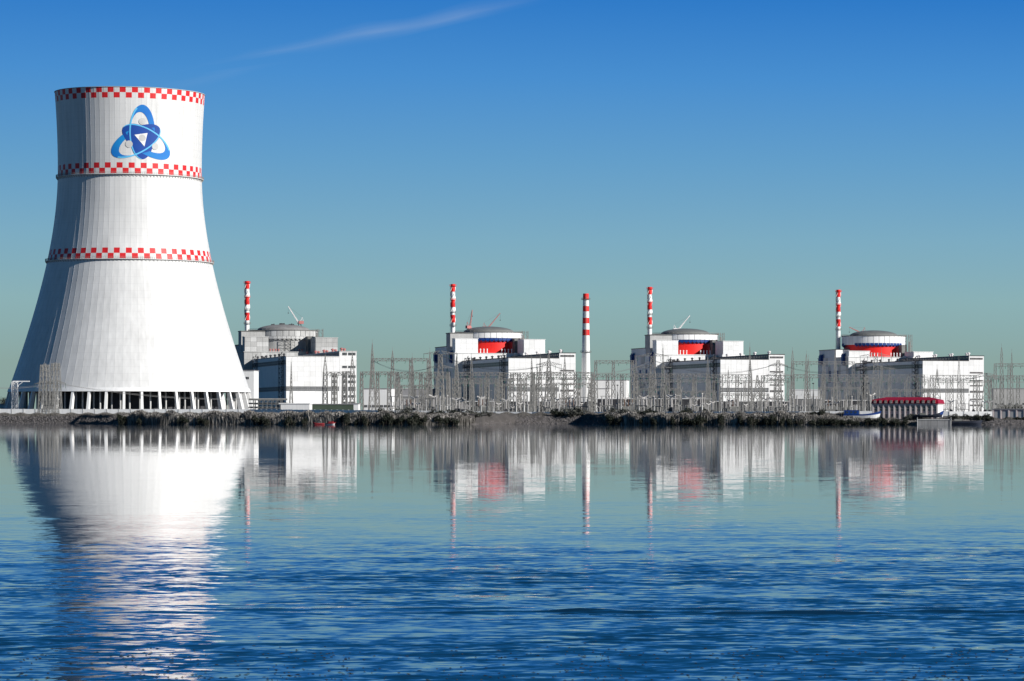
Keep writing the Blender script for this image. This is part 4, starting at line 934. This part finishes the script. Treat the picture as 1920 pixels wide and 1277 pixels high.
# ------------------------------------------------------------------ shore wall, low buildings
def shore_wall():
    pts = [(-120, 1560, 6.9), (0, 1555, 6.9), (470, 1540, 6.75), (720, 1420, 6.0), (1000, 1405, 5.2), (1500, 1330, 5.3), (1640, 1325, 5.5), (1780, 1320, 5.3), (2000, 1320, 5.3)]
    P_ = [(Vector((XOF(x, Y), Y, 0)), z) for x, Y, z in pts]
    root = empty('concrete_wall', (P_[0][0].x, P_[0][0].y, 3.4), 0, 'long low whitewashed concrete wall along the far shore', 'wall'); o0 = Vector((P_[0][0].x, P_[0][0].y, 3.4))
    step = 6.0; seg = 0; carry = 0.0; b = MB(); b.box((0, -.14, 0), (step - .12, .14, 1)); pm = b.mesh('wall_panel', M['wallwhite']); b = MB(); b.box((-.2, -.24, 0), (.2, .2, 1)); pp = b.mesh('wall_post', M['concrete2'])
    k = 0
    for (A, za), (B, zb) in zip(P_, P_[1:]):
        L = (B - A).length; n = max(1, round(L / step)); d = (B - A) / n; a = atan2(d.y, d.x)
        for j in range(n):
            p = A + d * j; z = za + (zb - za) * (j + .5) / n
            put('wall_panel', pm, root, (p.x - o0.x, p.y - o0.y, 0), a, (d.length / step, 1, z - 3.4 + random.uniform(-.04, .04)))
            put('wall_post', pp, root, (p.x - o0.x, p.y - o0.y, 0), a, (1, 1, z - 3.4 + .12))
shore_wall()
def block(name, x0, x1, ytop, Y, depth, label, cat, wall, roofm, yaw=0.0, nwin=0, wz=.55, wh=1.4, ww=1.8, rows=1, zbase=GZ, over=.3):
    """Flat-roofed low building with rows of windows, seen between sight lines x0 and x1."""
    X0, X1 = XOF(x0, Y), XOF(x1, Y); W = (X1 - X0) / cos(yaw) if yaw else X1 - X0; H = ZOF(ytop, Y) - zbase
    root = empty(name, ((X0 + X1) / 2, Y, zbase), yaw, label, cat)
    b = MB(); b.box((-W / 2, 0, 0), (W / 2, depth, H - .4)); b.build('wall', wall, root)
    b = MB(); b.box((-W / 2 - over, -over, H - .4), (W / 2 + over, depth + over, H)); b.build('roof', roofm, root)
    for r in range(rows):
        for k in range(nwin):
            u = -W / 2 + W * (k + .5) / nwin; put('window', window_mesh(ww, wh, 2, 1), root, (u - ww / 2, -.03, H * (wz if rows == 1 else (.22 + .36 * r))))
    return root
block('pump_shed', 452, 476, 694, 1900, 14, 'narrow tall white block beside the right foot of the cooling tower', 'building', M['white'], M['greyroof'], nwin=1, wz=.8)
block('service_building', 682, 734, 728, 1950, 18, 'low white service building right of the leftmost hall', 'building', M['white'], M['greyroof'], nwin=7, wz=.3)
block('boiler_house', 1110, 1174, 712, 2330, 26, 'low white shed right of the free-standing chimney', 'building', M['white'], M['greyroof'], nwin=6, wz=.25)
block('boiler_annex', 1060, 1140, 728, 2280, 20, 'long low white annex at the foot of the striped chimney', 'building', M['white'], M['greyroof'], nwin=9, wz=.4)
block('long_shed', 560, 665, 757, 1650, 8, 'long low green-sided shed before the leftmost hall', 'shed', mat('dull_green_sheet', (.06, .085, .06), .7, .2, .3), M['greyroof'])
block('pipe_shed', 524, 580, 756, 1640, 8, 'low white trough-like shed before the leftmost hall', 'shed', M['white2'], M['white'])
block('yard_hut', 663, 672, 756, 1630, 5, 'tiny white hut at the end of the green shed', 'hut', M['white'], M['greyroof'])
block('far_shed', 735, 812, 728, 2300, 30, 'long flat grey building low behind the gantries left of the second reactor', 'building', M['greyroof'], M['concrete2'], nwin=12, wz=.5)
block('far_store', 740, 800, 742, 2150, 20, 'low dark store with pale roof left of the second reactor', 'building', M['concrete_dark'], M['white2'], nwin=8, wz=.4)
block('relay_house', 1480, 1538, 730, 2200, 20, 'pale flat building in the gap left of the rightmost reactor', 'building', M['white2'], M['white'], nwin=8, wz=.4)
block('relay_store', 1478, 1540, 747, 2000, 16, 'low dark store in the gap left of the rightmost reactor', 'building', M['concrete_dark'], M['white2'], nwin=8, wz=.4)
block('yard_control_house', 1120, 1330, 747, 1900, 14, 'long low control house with pale roof before the third reactor', 'building', M['darkmetal'], M['white'], nwin=26, wz=.35)
block('yard_relay_building', 850, 1110, 752, 1900, 12, 'long low relay building with pale roof before the second hall', 'building', M['darkmetal'], M['white'], nwin=30, wz=.35)
block('right_depot', 1862, 1990, 728, 2560, 24, 'flat pale depot low at the right edge behind the gantries', 'building', M['concrete'], M['greyroof'], nwin=10, wz=.4)
block('dark_store', 1338, 1478, 752, 1930, 12, 'long low dark store with pale roof before the third hall', 'building', M['darkmetal'], M['white2'], nwin=16, wz=.35)
block('dark_workshop', 1545, 1650, 750, 1930, 12, 'long low dark workshop with pale roof left of the red-roofed house', 'building', M['darkmetal'], M['white2'], nwin=12, wz=.35)
block('grey_shed', -60, 18, 757, 1720, 16, 'low grey shed at the far left beside the cooling tower', 'shed', M['concrete2'], M['greyroof'], nwin=8, wz=.35)
# open pipe rack between tower and leftmost hall
def pipe_rack():
    Y = 1640.0; x0, x1 = 476, 526; X0, X1 = XOF(x0, Y), XOF(x1, Y); root = empty('pipe_rack', ((X0 + X1) / 2, Y, GZ), 0, 'open steel pipe rack between the cooling tower and the leftmost hall', 'pipe rack')
    L = X1 - X0; n = 6
    for k in range(n + 1):
        for y in (0, 4): b = MB(); b.box((-L / 2 + L * k / n - .2, y - .2, 0), (-L / 2 + L * k / n + .2, y + .2, 7.6)); b.build('post', M['steel_dark'], root)
    for z in (3.4, 5.4, 7.5):
        for y in (-.3, 4.3): b = MB(); b.box((-L / 2, y - .12, z), (L / 2, y + .12, z + .3)); b.build('rail', M['steel_dark'], root)
    for z, y, r in ((3.9, 1, .4), (4.0, 2.6, .45), (6.0, 1.4, .35), (6.0, 3, .4), (8.1, 2, .5)):
        b = MB(); b.lathe([(r, -L / 2 - 3), (r, L / 2 + 3)], 10); me = b.mesh('pipe', M['steel'])
        for v in me.vertices: v.co = Vector((v.co.z, v.co.x + y, v.co.y + z))
        put('pipe', me, root)
pipe_rack()
def white_portal():
    Y = 1570.0; root = empty('lattice_portal', (XOF(28, Y), Y, GZ), 0, 'white lattice column with a short arm at the left edge of the cooling tower', 'gantry')
    b = MB(); h = ZOF(716, Y) - GZ; lattice(b, 2.6, 2.4, h, 8, .3, .2); b.build('column', M['white'], root)
    b = MB(); b.box((-1, -.3, h), (7.2, .3, h + .5)); b.strut((1.2, 0, h - 2), (4, 0, h), .25); b.build('arm', M['white'], root)
white_portal()

# ------------------------------------------------------------------ red-roofed house, low house, quay
def red_house():
    Y = 1262.0; yaw = R(-13); W, D = 26.0, 10.0; zb = 2.6; xc = 1697; ze = ZOF(757, Y) - zb; zr = ZOF(744.5, Y) - zb
    root = empty('red_roofed_house', (XOF(xc, Y), Y, zb), yaw, 'pale shore house with dark red hipped roof and tall pilasters', 'house')
    b = MB(); b.box((-W / 2, 0, -2), (W / 2, D, ze)); b.build('wall', M['facade'], root)
    # mansard: steep lower band then a hipped top
    def frustum(m0, z0, m1, z1):
        return [(-W / 2 - m0, -m0, z0), (W / 2 + m0, -m0, z0), (W / 2 + m0, D + m0, z0), (-W / 2 - m0, D + m0, z0), (-W / 2 - m1, -m1, z1), (W / 2 + m1, -m1, z1), (W / 2 + m1, D + m1, z1), (-W / 2 - m1, D + m1, z1)]
    b = MB(); zm = ze + 1.55
    b.add(frustum(.7, ze, .25, zm), [(0, 3, 2, 1), (0, 1, 5, 4), (1, 2, 6, 5), (2, 3, 7, 6), (3, 0, 4, 7)])
    b.add([(-W / 2 - .25, -.25, zm), (W / 2 + .25, -.25, zm), (W / 2 + .25, D + .25, zm), (-W / 2 - .25, D + .25, zm), (-W / 2 + 4.2, D / 2, zr), (W / 2 - 4.2, D / 2, zr)], [(0, 1, 5, 4), (1, 2, 5), (2, 3, 4, 5), (3, 0, 4)])
    rf = b.build('roof', M['redroof'], root)
    n = 12; bw = W / n
    for k in range(n):
        u = -W / 2 + bw * (k + .5)
        b = MB(); b.box((-.62, -.85, 0), (.62, .2, 1.35)); d = b.build('dormer', M['redroof'], rf, (u, 0, ze + .12)); put('window', window_mesh(.95, 1.1, 2, 1, M['trim']), d, (-.475, -.86, .12))
        put('window', window_mesh(1.15, 1.9, 2, 2, M['trim']), root, (u - .575, -.03, ze - 2.9)); put('window', window_mesh(1.15, 1.5, 2, 2, M['trim']), root, (u - .575, -.03, ze - 5.6))
        b = MB(); ar = [(-.8, ze - .75), (-.5, ze - .5), (0, ze - .4), (.5, ze - .5), (.8, ze - .75)]
        for p, q in zip(ar, ar[1:]): b.strut((p[0], -.1, p[1]), (q[0], -.1, q[1]), .2)
        b.build('window_arch', M['trim'], root, (u, 0, 0))
    for k in range(n + 1):
        u = -W / 2 + bw * k; b = MB(); b.box((u - .28, -.42, -2), (u + .28, -.002, ze - .02)); b.build('pilaster', M['trim'], root)
    b = MB(); b.box((-W / 2 - .45, -.55, ze - .35), (W / 2 + .45, D + .45, ze - .03)); b.build('cornice', M['trim'], root)
    b = MB(); b.box((W / 2 + .003, .3, -2), (W / 2 + .12, D - .3, ze - .4)); b.build('gable_wall', M['white'], root)  # end wall whiter than the facade: sunlight put into its colour
red_house()
def low_house():
    Y = 1255.0; yaw = R(-13); W, D = 22, 7; zb = 2.4; ze = ZOF(766.5, Y) - zb
    root = empty('low_shore_house', (XOF(1862, Y) + W / 2 * cos(yaw), Y - W / 2 * sin(-yaw) * 0 - 2, zb), yaw, 'low flat-roofed pinkish house cut off by the right picture edge', 'house')
    b = MB(); b.box((-W / 2, 0, -2), (W / 2, D, ze - .3)); b.build('wall', M['facade'], root); b = MB(); b.box((-W / 2 - .4, -.4, ze - .3), (W / 2 + .4, D + .4, ze)); b.build('roof', M['greyroof'], root)
    for k in range(7):
        u = -W / 2 + W * (k + .5) / 7; b = MB(); b.box((u - 1.05, -.06, .2), (u + 1.05, -.003, 2.7)); b.build('garage_door', M['frame'], root)
    for k in range(8): u = -W / 2 + W * k / 7; b = MB(); b.box((u - .25, -.3, -2), (u + .25, -.004, ze - .31)); b.build('pilaster', M['trim'], root)
low_house()
def quay():
    Y = 1207.0; X0, X1 = XOF(1720, Y), XOF(1783, Y); root = empty('concrete_quay', ((X0 + X1) / 2, Y, -.4), 0, 'stepped grey concrete quay at the water before the red-roofed house', 'quay'); L = X1 - X0
    n = 5
    for k in range(n): b = MB(); b.box((-L / 2 + L * k / n + .03, 0, 0), (-L / 2 + L * (k + 1) / n - .03, 9, 2.3)); b.build('quay_block', M['concrete_dark'], root)
    b = MB(); b.box((-L / 2 - .2, -.2, 2.3), (L / 2 + .2, 9, 2.6)); b.build('coping', M['concrete'], root)
    for u in (-L / 2, L / 2): b = MB(); b.lathe([(.1, 0), (.1, 3.3)], 8); b.build('post', M['concrete2'], root, (u, -.35, 0))
quay()

# ------------------------------------------------------------------ boats
def hull(L, Bm, H, sheer, m_lo, m_hi, root, split=.55, bow=1):
    n = 14
    def sect(t):
        w = Bm / 2 * (1 - max(0, (t - .55) / .45) ** 2.2) * (.75 + .25 * min(1, t / .2)); zt = H + sheer * max(0, (t - .45) / .55) ** 2; x = (t - .5) * L
        rake = max(0, (t - .8) / .2) * .9
        return [(bow * (x - rake), -w * .55, 0), (bow * (x - rake * .5), -w * .92, zt * split), (bow * x, -w, zt), (bow * x, w, zt), (bow * (x - rake * .5), w * .92, zt * split), (bow * (x - rake), w * .55, 0)]
    vs = [p for k in range(n + 1) for p in sect(k / n)]
    def faces(cols): return [(k * 6 + c, k * 6 + c + 1, (k + 1) * 6 + c + 1, (k + 1) * 6 + c) for k in range(n) for c in cols]
    b = MB(); b.add(vs, faces((0, 4)) + [(0, 1, 4, 5)]); b.build('hull', m_lo, root); b = MB(); b.add(vs, faces((1, 3)) + [(1, 2, 3, 4)]); b.build('sheer_strake', m_hi, root)
    b = MB(); dk = [(x, y, z - .25) for x, y, z in vs]; b.add(dk, faces((2,))); b.build('deck', M['steel_dark'], root)
def boats():
    Y = 1219.0
    root = empty('blue_white_boat', (XOF(1617, Y), Y, ZOF(784, Y)), R(4), 'blue and white workboat with blue cabin left of the red-roofed house', 'boat', 'boats on the shore')
    hull(14.6, 3.2, 1.5, 1.3, M['white'], M['blue'], root, split=.62); b = MB(); b.box((-6.9, -1.3, 1.5), (-1.4, 1.3, 2.9)); b.box((-7.1, -1.45, 2.9), (-1.2, 1.45, 3.05)); c = b.build('cabin', M['blue'], root)
    for k in range(3): put('window', window_mesh(.9, .7, 1, 1, M['blue']), c, (-6.3 + k * 1.6, -1.32, 1.9))
    b = MB(); b.strut((-2.2, 0, 3), (-2.2, 0, 5.2), .12); b.build('mast', M['white'], root)
    Y = 1222.0
    root = empty('dark_blue_boat', (XOF(1742, Y), Y, ZOF(783, Y)), R(-3), 'long dark boat with raised blue bow in front of the red-roofed house', 'boat', 'boats on the shore')
    hull(11.5, 2.6, 1.0, 1.7, M['boatdark'], M['boatdark'], root)
    b = MB(); b.add([(4.3, -.62, 1.1), (5.3, -.12, 1.2), (5.72, -.06, 2.75), (4.3, -.72, 2.1), (4.3, .62, 1.1), (5.3, .12, 1.2), (5.72, .06, 2.75), (4.3, .72, 2.1)], [(0, 1, 2, 3), (5, 4, 7, 6), (1, 5, 6, 2), (3, 2, 6, 7)]); b.build('bow_plate', M['blue'], root)
    b = MB(); b.box((-3.5, -.8, .9), (-1.2, .8, 1.8)); b.build('wheelhouse', M['steel_dark'], root)
    Y = 1211.0
    root = empty('dark_barge', (XOF(1814, Y), Y, -.15), R(2), 'low dark barge moored right of the concrete quay', 'boat', 'boats on the shore')
    hull(11.8, 3.0, 1.6, .5, M['boatdark'], M['boatdark'], root); b = MB(); b.box((-5, -1, 1.5), (-2.2, 1, 2.4)); b.build('hatch', M['steel_dark'], root)
    Y = 1208.0
    for (x, L, rz, mm, lab, bow) in ((597, 4.6, .15, 'boatred', 'faded red rowing boat pulled into the reeds', -1), (621, 4.0, -.2, 'white2', 'small pale rowing boat with red cover in the reeds', 1)):
        root = empty('rowing_boat', (XOF(x, Y), Y, .02), rz, lab, 'boat', 'rowing boats in the reeds'); hull(L, 1.4, .7, .45, M[mm], M['boatred'], root, bow=bow)
        b = MB()
        for u in (-.8, .5): b.box((u, -.55, .45), (u + .25, .55, .52))
        b.build('thwart', M['bark'], root)
        if mm == 'white2': b = MB(); b.prism([(-.9, -.5), (.8, -.4), (.8, .4), (-.9, .5)], .7, 1.35); b.build('cover', M['boatred'], root)
boats()

# ------------------------------------------------------------------ plants and rocks
def leaf_cloud(n, rx, ry, rz, size, seed, lumps=7, flat=.0):
    r = np.random.default_rng(seed); lc = r.uniform(-1, 1, (lumps, 3)) * (.62, .62, .55); lr = r.uniform(.32, .62, lumps); V = []; Fc = []
    idx = r.integers(0, lumps, n); d = r.normal(size=(n, 3)); d /= np.linalg.norm(d, axis=1)[:, None]; rad = r.uniform(.55, 1.06, n)[:, None]
    c = (lc[idx] + d * rad * lr[idx][:, None]) * (rx, ry, rz); c[:, 2] = np.maximum(c[:, 2] + rz * .85, .1)
    a = r.normal(size=(n, 3)); a /= np.linalg.norm(a, axis=1)[:, None]; b_ = np.cross(a, r.normal(size=(n, 3))); b_ /= np.linalg.norm(b_, axis=1)[:, None]; s = (size * r.uniform(.6, 1.3, n))[:, None]
    q = np.stack([c - a * s, c - b_ * s * .5, c + a * s, c + b_ * s * .5], 1).reshape(-1, 3); f = np.arange(4 * n).reshape(-1, 4)
    return q, f
BUSH = []
for k in range(5):
    q, f = leaf_cloud(1300, 1.0, 1.0, 1.0, .11, 50 + k, 8)
    me = bpy.data.meshes.new('foliage'); me.from_pydata(q.tolist(), [], f.tolist()); me.materials.append(M['leaf'] if k < 3 else M['leaf2']); me.update()
    b = MB()
    for j in range(5): a = j * 1.26 + k; b.strut((.1 * cos(a), .1 * sin(a), -.5), (.55 * cos(a), .55 * sin(a), 1.1), .09, .03)
    BUSH.append((me, b.mesh('stem', M['bark'])))
LABS = {}
def bush(x, Y, z, w, h, kind, phrase):
    fo, st = BUSH[kind]; big = 'large' if w > 4.4 else 'small' if w < 3.1 else 'medium'; col = 'dark' if kind < 3 else 'grey-green'
    lab = '%s %s %s bush below %s' % (big, col, phrase, where(x)); g = phrase + ' bushes'
    root = empty('bush', (XOF(x, Y), Y, z), random.uniform(0, 6.28), lab, 'bush', g); root.scale = (w / 2, w / 2, h / 1.9); put('foliage', fo, root); put('stem', st, root)
rb = random.Random(5)
# dark bushes standing in the reed belt at the water
for x, w, h in ((230, 4.5, 4.6), (262, 2.4, 3.2), (345, 5.0, 4.2), (376, 2.6, 3.8), (386, 3, 3.4), (482, 4.6, 4.6), (498, 4, 4.2), (538, 3.4, 4.6), (549, 3.6, 4.2), (571, 2.4, 3.2), (646, 4, 5.2), (667, 2.4, 3), (686, 4.4, 4.6), (722, 5.4, 5.4), (735, 3, 4),
                (750, 4.2, 4.4), (775, 5.0, 5.2), (792, 4, 4.6), (822, 4.6, 4.6), (838, 3, 4), (852, 3.5, 3.6), (1146, 4.4, 4.6), (1160, 3.4, 4.0), (1204, 3, 3.6), (1226, 3.2, 3.6), (1263, 3, 4.2), (1285, 4.8, 3.8), (1303, 4.6, 3.8), (1316, 3.6, 4.2),
                (1350, 3, 4.6), (1390, 3.4, 4.8), (1410, 4.4, 4.4), (1425, 4, 4.4), (1438, 3.4, 4.2), (1450, 3, 4.4), (1466, 2.8, 4.2), (1482, 3.2, 4.4), (1497, 3.6, 4.4), (1530, 5.6, 3.4), (1545, 5, 3.2), (1562, 5, 3.0), (1580, 4.8, 2.9), (1600, 5, 2.8), (1626, 4.6, 3.4), (1643, 4, 3.8), (1660, 4.6, 3.6), (1678, 4.4, 3.2), (1694, 4, 3.2)):
    bush(x, shore(x) + rb.uniform(-2.6, -.4), -.25, w, h, rb.randrange(3), 'waterline')
# taller bushes on the bank behind
for x, w, h, k in ((724, 6.5, 5.5, 0), (760, 6, 5.6, 3), (815, 7, 4.4, 0), (832, 6, 4.4, 1), (856, 7, 4.2, 2), (885, 8, 3.8, 3), (905, 7, 3.5, 3), (1045, 6, 5.4, 0), (1075, 9, 6.0, 3), (1090, 7, 5, 3), (1155, 6, 5, 3), (1178, 8, 4.6, 3), (1208, 7, 4.8, 0), (1222, 6, 4.4, 1), (1287, 5.5, 5.5, 0), (1327, 5, 5.2, 1), (1180, 6, 4, 3), (1533, 6, 4.8, 0), (1790, 5, 3.6, 3), (1806, 5, 3.8, 0), (1826, 5, 3.4, 3), (1842, 6, 4.2, 0), (1856, 4, 2.6, 1), (1893, 4, 2.2, 3), (1908, 4, 2.4, 0), (1927, 5, 2.4, 1), (1706, 5, 3.6, 3), (1720, 4, 3.4, 3)):
    bush(x, shore(x) + rb.uniform(9, 14), 2.6 if x < 1600 else 1.4, w, h * .82, k, 'bank-top')
def reed_belt():
    """One mass of reed stems and leaves with paler plumes, standing along the waterline."""
    segs = [(222, 890, 5.6), (1128, 1720, 5.2)]; V = []; Fc = []; Mi = []
    r = np.random.default_rng(3)
    for x0, x1, hmax in segs:
        n = int((x1 - x0) * 110); xs = r.uniform(x0, x1, n); dep = r.uniform(0, 1, n) ** 1.3 * 13.0
        ys = np.array([shore(q) for q in xs]) + dep - .6; X = (xs - PX) * ys / F; low = np.interp(xs, [1590, 1640], [1, .5]); z0 = np.interp(dep, [0, 2, 5, 9, 13], [0, .4, 1.4, 2.6, 3.4]) * low
        patch = .72 + .28 * np.sin(xs * .13 + 1.3 * np.sin(xs * .041)) * np.sin(xs * .047 + 2)
        h = (hmax * low - z0) * patch * r.uniform(.6, 1.05, n); h = np.maximum(h, .5)
        if x0 > 1000: h *= np.interp(xs, [1128, 1150, 1515, 1535, 1720], [.5, 1, 1, .55, .5])
        else: h *= np.interp(xs, [222, 232, 700, 890], [.6, 1, 1, .75])
        a = r.uniform(0, pi, n); wdt = r.uniform(.06, .17, n); lx = r.normal(0, .28, n) * h * .35; ly = r.normal(0, .2, n) * h * .35
        k0 = len(V) and sum(len(q) for q in V)
        P0 = np.stack([X - wdt * np.cos(a), ys - wdt * np.sin(a), z0 - .3], 1); P1 = np.stack([X + wdt * np.cos(a), ys + wdt * np.sin(a), z0 - .3], 1)
        P2 = np.stack([X + lx * .4 + wdt * np.cos(a), ys + ly * .4, z0 + h * .62], 1); P3 = np.stack([X + lx, ys + ly, z0 + h], 1); P4 = np.stack([X + lx * .4 - wdt * np.cos(a), ys + ly * .4, z0 + h * .62], 1)
        V.append(np.stack([P0, P1, P2, P3, P4], 1).reshape(-1, 3)); i = np.arange(n) * 5 + k0
        Fc += np.stack([i, i + 1, i + 2, i + 3, i + 4], 1).tolist(); Mi += [0] * n
        # plumes: small tilted rags near the tips
        m = n // 3; sel = r.choice(n, m, replace=False); c = P3[sel] - np.stack([lx[sel] * .1, ly[sel] * .1, .25 * np.ones(m)], 1); k1 = sum(len(q) for q in V)
        dx = r.normal(0, .22, (m, 3)); dz = np.stack([r.normal(0, .15, m), r.normal(0, .15, m), r.uniform(.3, .6, m)], 1)
        V.append(np.stack([c - dz * .6, c + dx * .6, c + dz, c - dx * .6], 1).reshape(-1, 3)); i = np.arange(m) * 4 + k1
        Fc += np.stack([i, i + 1, i + 2, i + 3], 1).tolist(); Mi += [1] * m
    V = np.concatenate(V); me = bpy.data.meshes.new('reeds'); me.from_pydata(V.tolist(), [], Fc); me.materials.append(M['reed']); me.materials.append(M['plume']); me.polygons.foreach_set('material_index', Mi); me.update()
    tag(put('reeds', me), 'dense belt of grey dry reeds along the far waterline', 'reeds', kind='stuff')
reed_belt()
def dry_grass():
    r = np.random.default_rng(8); V = []; Fc = []
    for x0, x1, per in ((-60, 222, 70), (880, 1140, 200), (1715, 1990, 50), (222, 880, 25), (1140, 1715, 25)):
        n = int((x1 - x0) * per); xs = r.uniform(x0, x1, n); dep = 9 + r.uniform(0, 1, n) * 14; ys = np.array([shore(q) for q in xs]) + dep; X = (xs - PX) * ys / F; z0 = np.interp(dep, [9, 13, 20], [3.1, 4.0, 4.2]) * np.interp(xs, [1590, 1640], [1, .5]); h = r.uniform(.3, 1.1, n) * (.7 + .4 * np.sin(xs * .2))
        a = r.uniform(0, pi, n); w = r.uniform(.06, .16, n); l = r.normal(0, .3, n); k = sum(len(q) for q in V)
        V.append(np.stack([np.stack([X - w * np.cos(a), ys - w * np.sin(a), z0 - .2], 1), np.stack([X + w * np.cos(a), ys + w * np.sin(a), z0 - .2], 1), np.stack([X + l, ys, z0 + h], 1)], 1).reshape(-1, 3)); i = np.arange(n) * 3 + k; Fc += np.stack([i, i + 1, i + 2], 1).tolist()
    V = np.concatenate(V); me = bpy.data.meshes.new('dry_grass'); me.from_pydata(V.tolist(), [], Fc); me.materials.append(M['dryleaf']); me.update(); tag(put('dry_grass', me), 'dry grey grass on top of the banks', 'grass', kind='stuff')
dry_grass()
def riprap():
    """Broken stone on the bare banks: too many and too small to tell apart."""
    r = random.Random(4); V = []; Fc = []
    base = [Vector(p).normalized() for p in ((1, 1, 1), (-1, -1, 1), (-1, 1, -1), (1, -1, -1), (1, 0, .2), (-1, .1, 0), (0, 1, 0), (.1, -1, .1), (0, 0, 1), (0, .1, -1))]
    bm = bmesh.new(); bmesh.ops.create_icosphere(bm, subdivisions=1, radius=1); iv = [v.co.copy() for v in bm.verts]; bm.faces.ensure_lookup_table(); jf = [[v.index for v in f.verts] for f in bm.faces]; bm.free()
    for x0, x1, n in ((-60, 218, 2600), (880, 1140, 3000), (1785, 1990, 1500)):
        for _ in range(n):
            x = r.uniform(x0, x1); d = r.uniform(-.4, 10); Y = shore(x) + d; z = float(np.interp(d, [-1, 0, 2, 5, 9, 13], [-.1, .1, .7, 1.9, 3.2, 4.1])) * (.52 if x > 1640 else 1); s = r.uniform(.12, .42) * (1.5 if r.random() < .12 else 1); k = len(V); sq = (r.uniform(.8, 1.5), r.uniform(.7, 1.2), r.uniform(.5, .9))
            for p in iv: j = r.uniform(.75, 1.2); V.append((XOF(x, Y) + p.x * s * sq[0] * j, Y + p.y * s * sq[1] * j, z + p.z * s * sq[2] * j))
            Fc += [tuple(i + k for i in f) for f in jf]
    me = bpy.data.meshes.new('riprap'); me.from_pydata(V, [], Fc); me.materials.append(M['rock']); me.update(); tag(put('riprap', me), 'broken grey stones on the bare banks', 'stones', kind='stuff')
riprap()
def tree(x, Y, h, w, label, seed):
    root = empty('tree', (XOF(x, Y), Y, GZ), 0, label, 'tree', 'far trees'); b = MB(); b.strut((0, 0, 0), (.1, 0, h * .5), .5, .25)
    for k in range(4): a = k * 1.6 + seed; b.strut((.05, 0, h * (.3 + .05 * k)), (w * .3 * cos(a), w * .3 * sin(a), h * .65), .22, .08)
    b.build('trunk', M['bark'], root); q, f = leaf_cloud(2600, w / 2, w / 2, h * .42, .32, seed, 11); q[:, 2] += h * .2
    me = bpy.data.meshes.new('crown'); me.from_pydata(q.tolist(), [], f.tolist()); me.materials.append(M['leaf']); me.update(); put('crown', me, root)
tree(-8, 2100, 15, 13, 'leafy tree cut by the left picture edge beyond the grey shed', 1); tree(14, 2080, 12.5, 9, 'round leafy tree just left of the cooling tower beyond the shed', 2)
for k, (x, w, h) in enumerate(((746, 14, 11), (762, 12, 9), (781, 15, 10), (797, 12, 9), (1492, 13, 9), (1510, 14, 10), (1528, 12, 9), (1880, 14, 10), (1902, 15, 9))):
    tree(x, 2420, h, w, 'far low tree behind ' + where(x), 20 + k)
def weed():
    r = np.random.default_rng(12); V = []; Fc = []; n = 650
    yp = 1277 - np.abs(r.normal(0, 26, n)); yp = np.where(r.random(n) < .35, r.normal(1228, 7, n), yp); Y = 3.0 * F / (yp - PY); xp = r.uniform(-150, 2050, n); c = r.uniform(0, 2050, 40); xp = np.where(r.random(n) < .6, c[r.integers(0, 40, n)] + r.normal(0, 28, n), xp); X = (xp - PX) * Y / F
    for k in range(n):
        s = r.uniform(.006, .02); m = r.integers(5, 8); a0 = r.uniform(0, 6); i0 = len(V)
        V.append((X[k], Y[k], .012))
        for q in range(m): a = a0 + q * 2 * pi / m; rr = s * r.uniform(.5, 1.4); V.append((X[k] + 1.6 * rr * cos(a), Y[k] + rr * sin(a), .004))
        Fc += [(i0, i0 + 1 + q, i0 + 1 + (q + 1) % m) for q in range(m)]
    me = bpy.data.meshes.new('floating_weed'); me.from_pydata(V, [], Fc); me.materials.append(M['leaf']); me.update(); tag(put('floating_weed', me), 'scattered dark scraps of weed floating on the near water', 'weed', kind='stuff')
weed()

# ------------------------------------------------------------------ look-alikes that share a label are told apart by their order from the left
def order_labels():
    from collections import defaultdict
    D = defaultdict(list)
    for o in bpy.data.objects:
        if o.parent is None and 'label' in o: D[o['label']].append(o)
    nth = ['first', 'second', 'third', 'fourth', 'fifth', 'sixth', 'seventh', 'eighth', 'ninth', 'tenth']
    for lab, q in D.items():
        if len(q) < 2: continue
        q.sort(key=lambda o: o.location.x / max(1, o.location.y))
        for i, o in enumerate(q):
            o['label'] = lab + (', left one' if i == 0 else ', right one' if i == len(q) - 1 else ', middle one' if len(q) == 3 else ', %s from left' % nth[min(i, 9)])
order_labels()
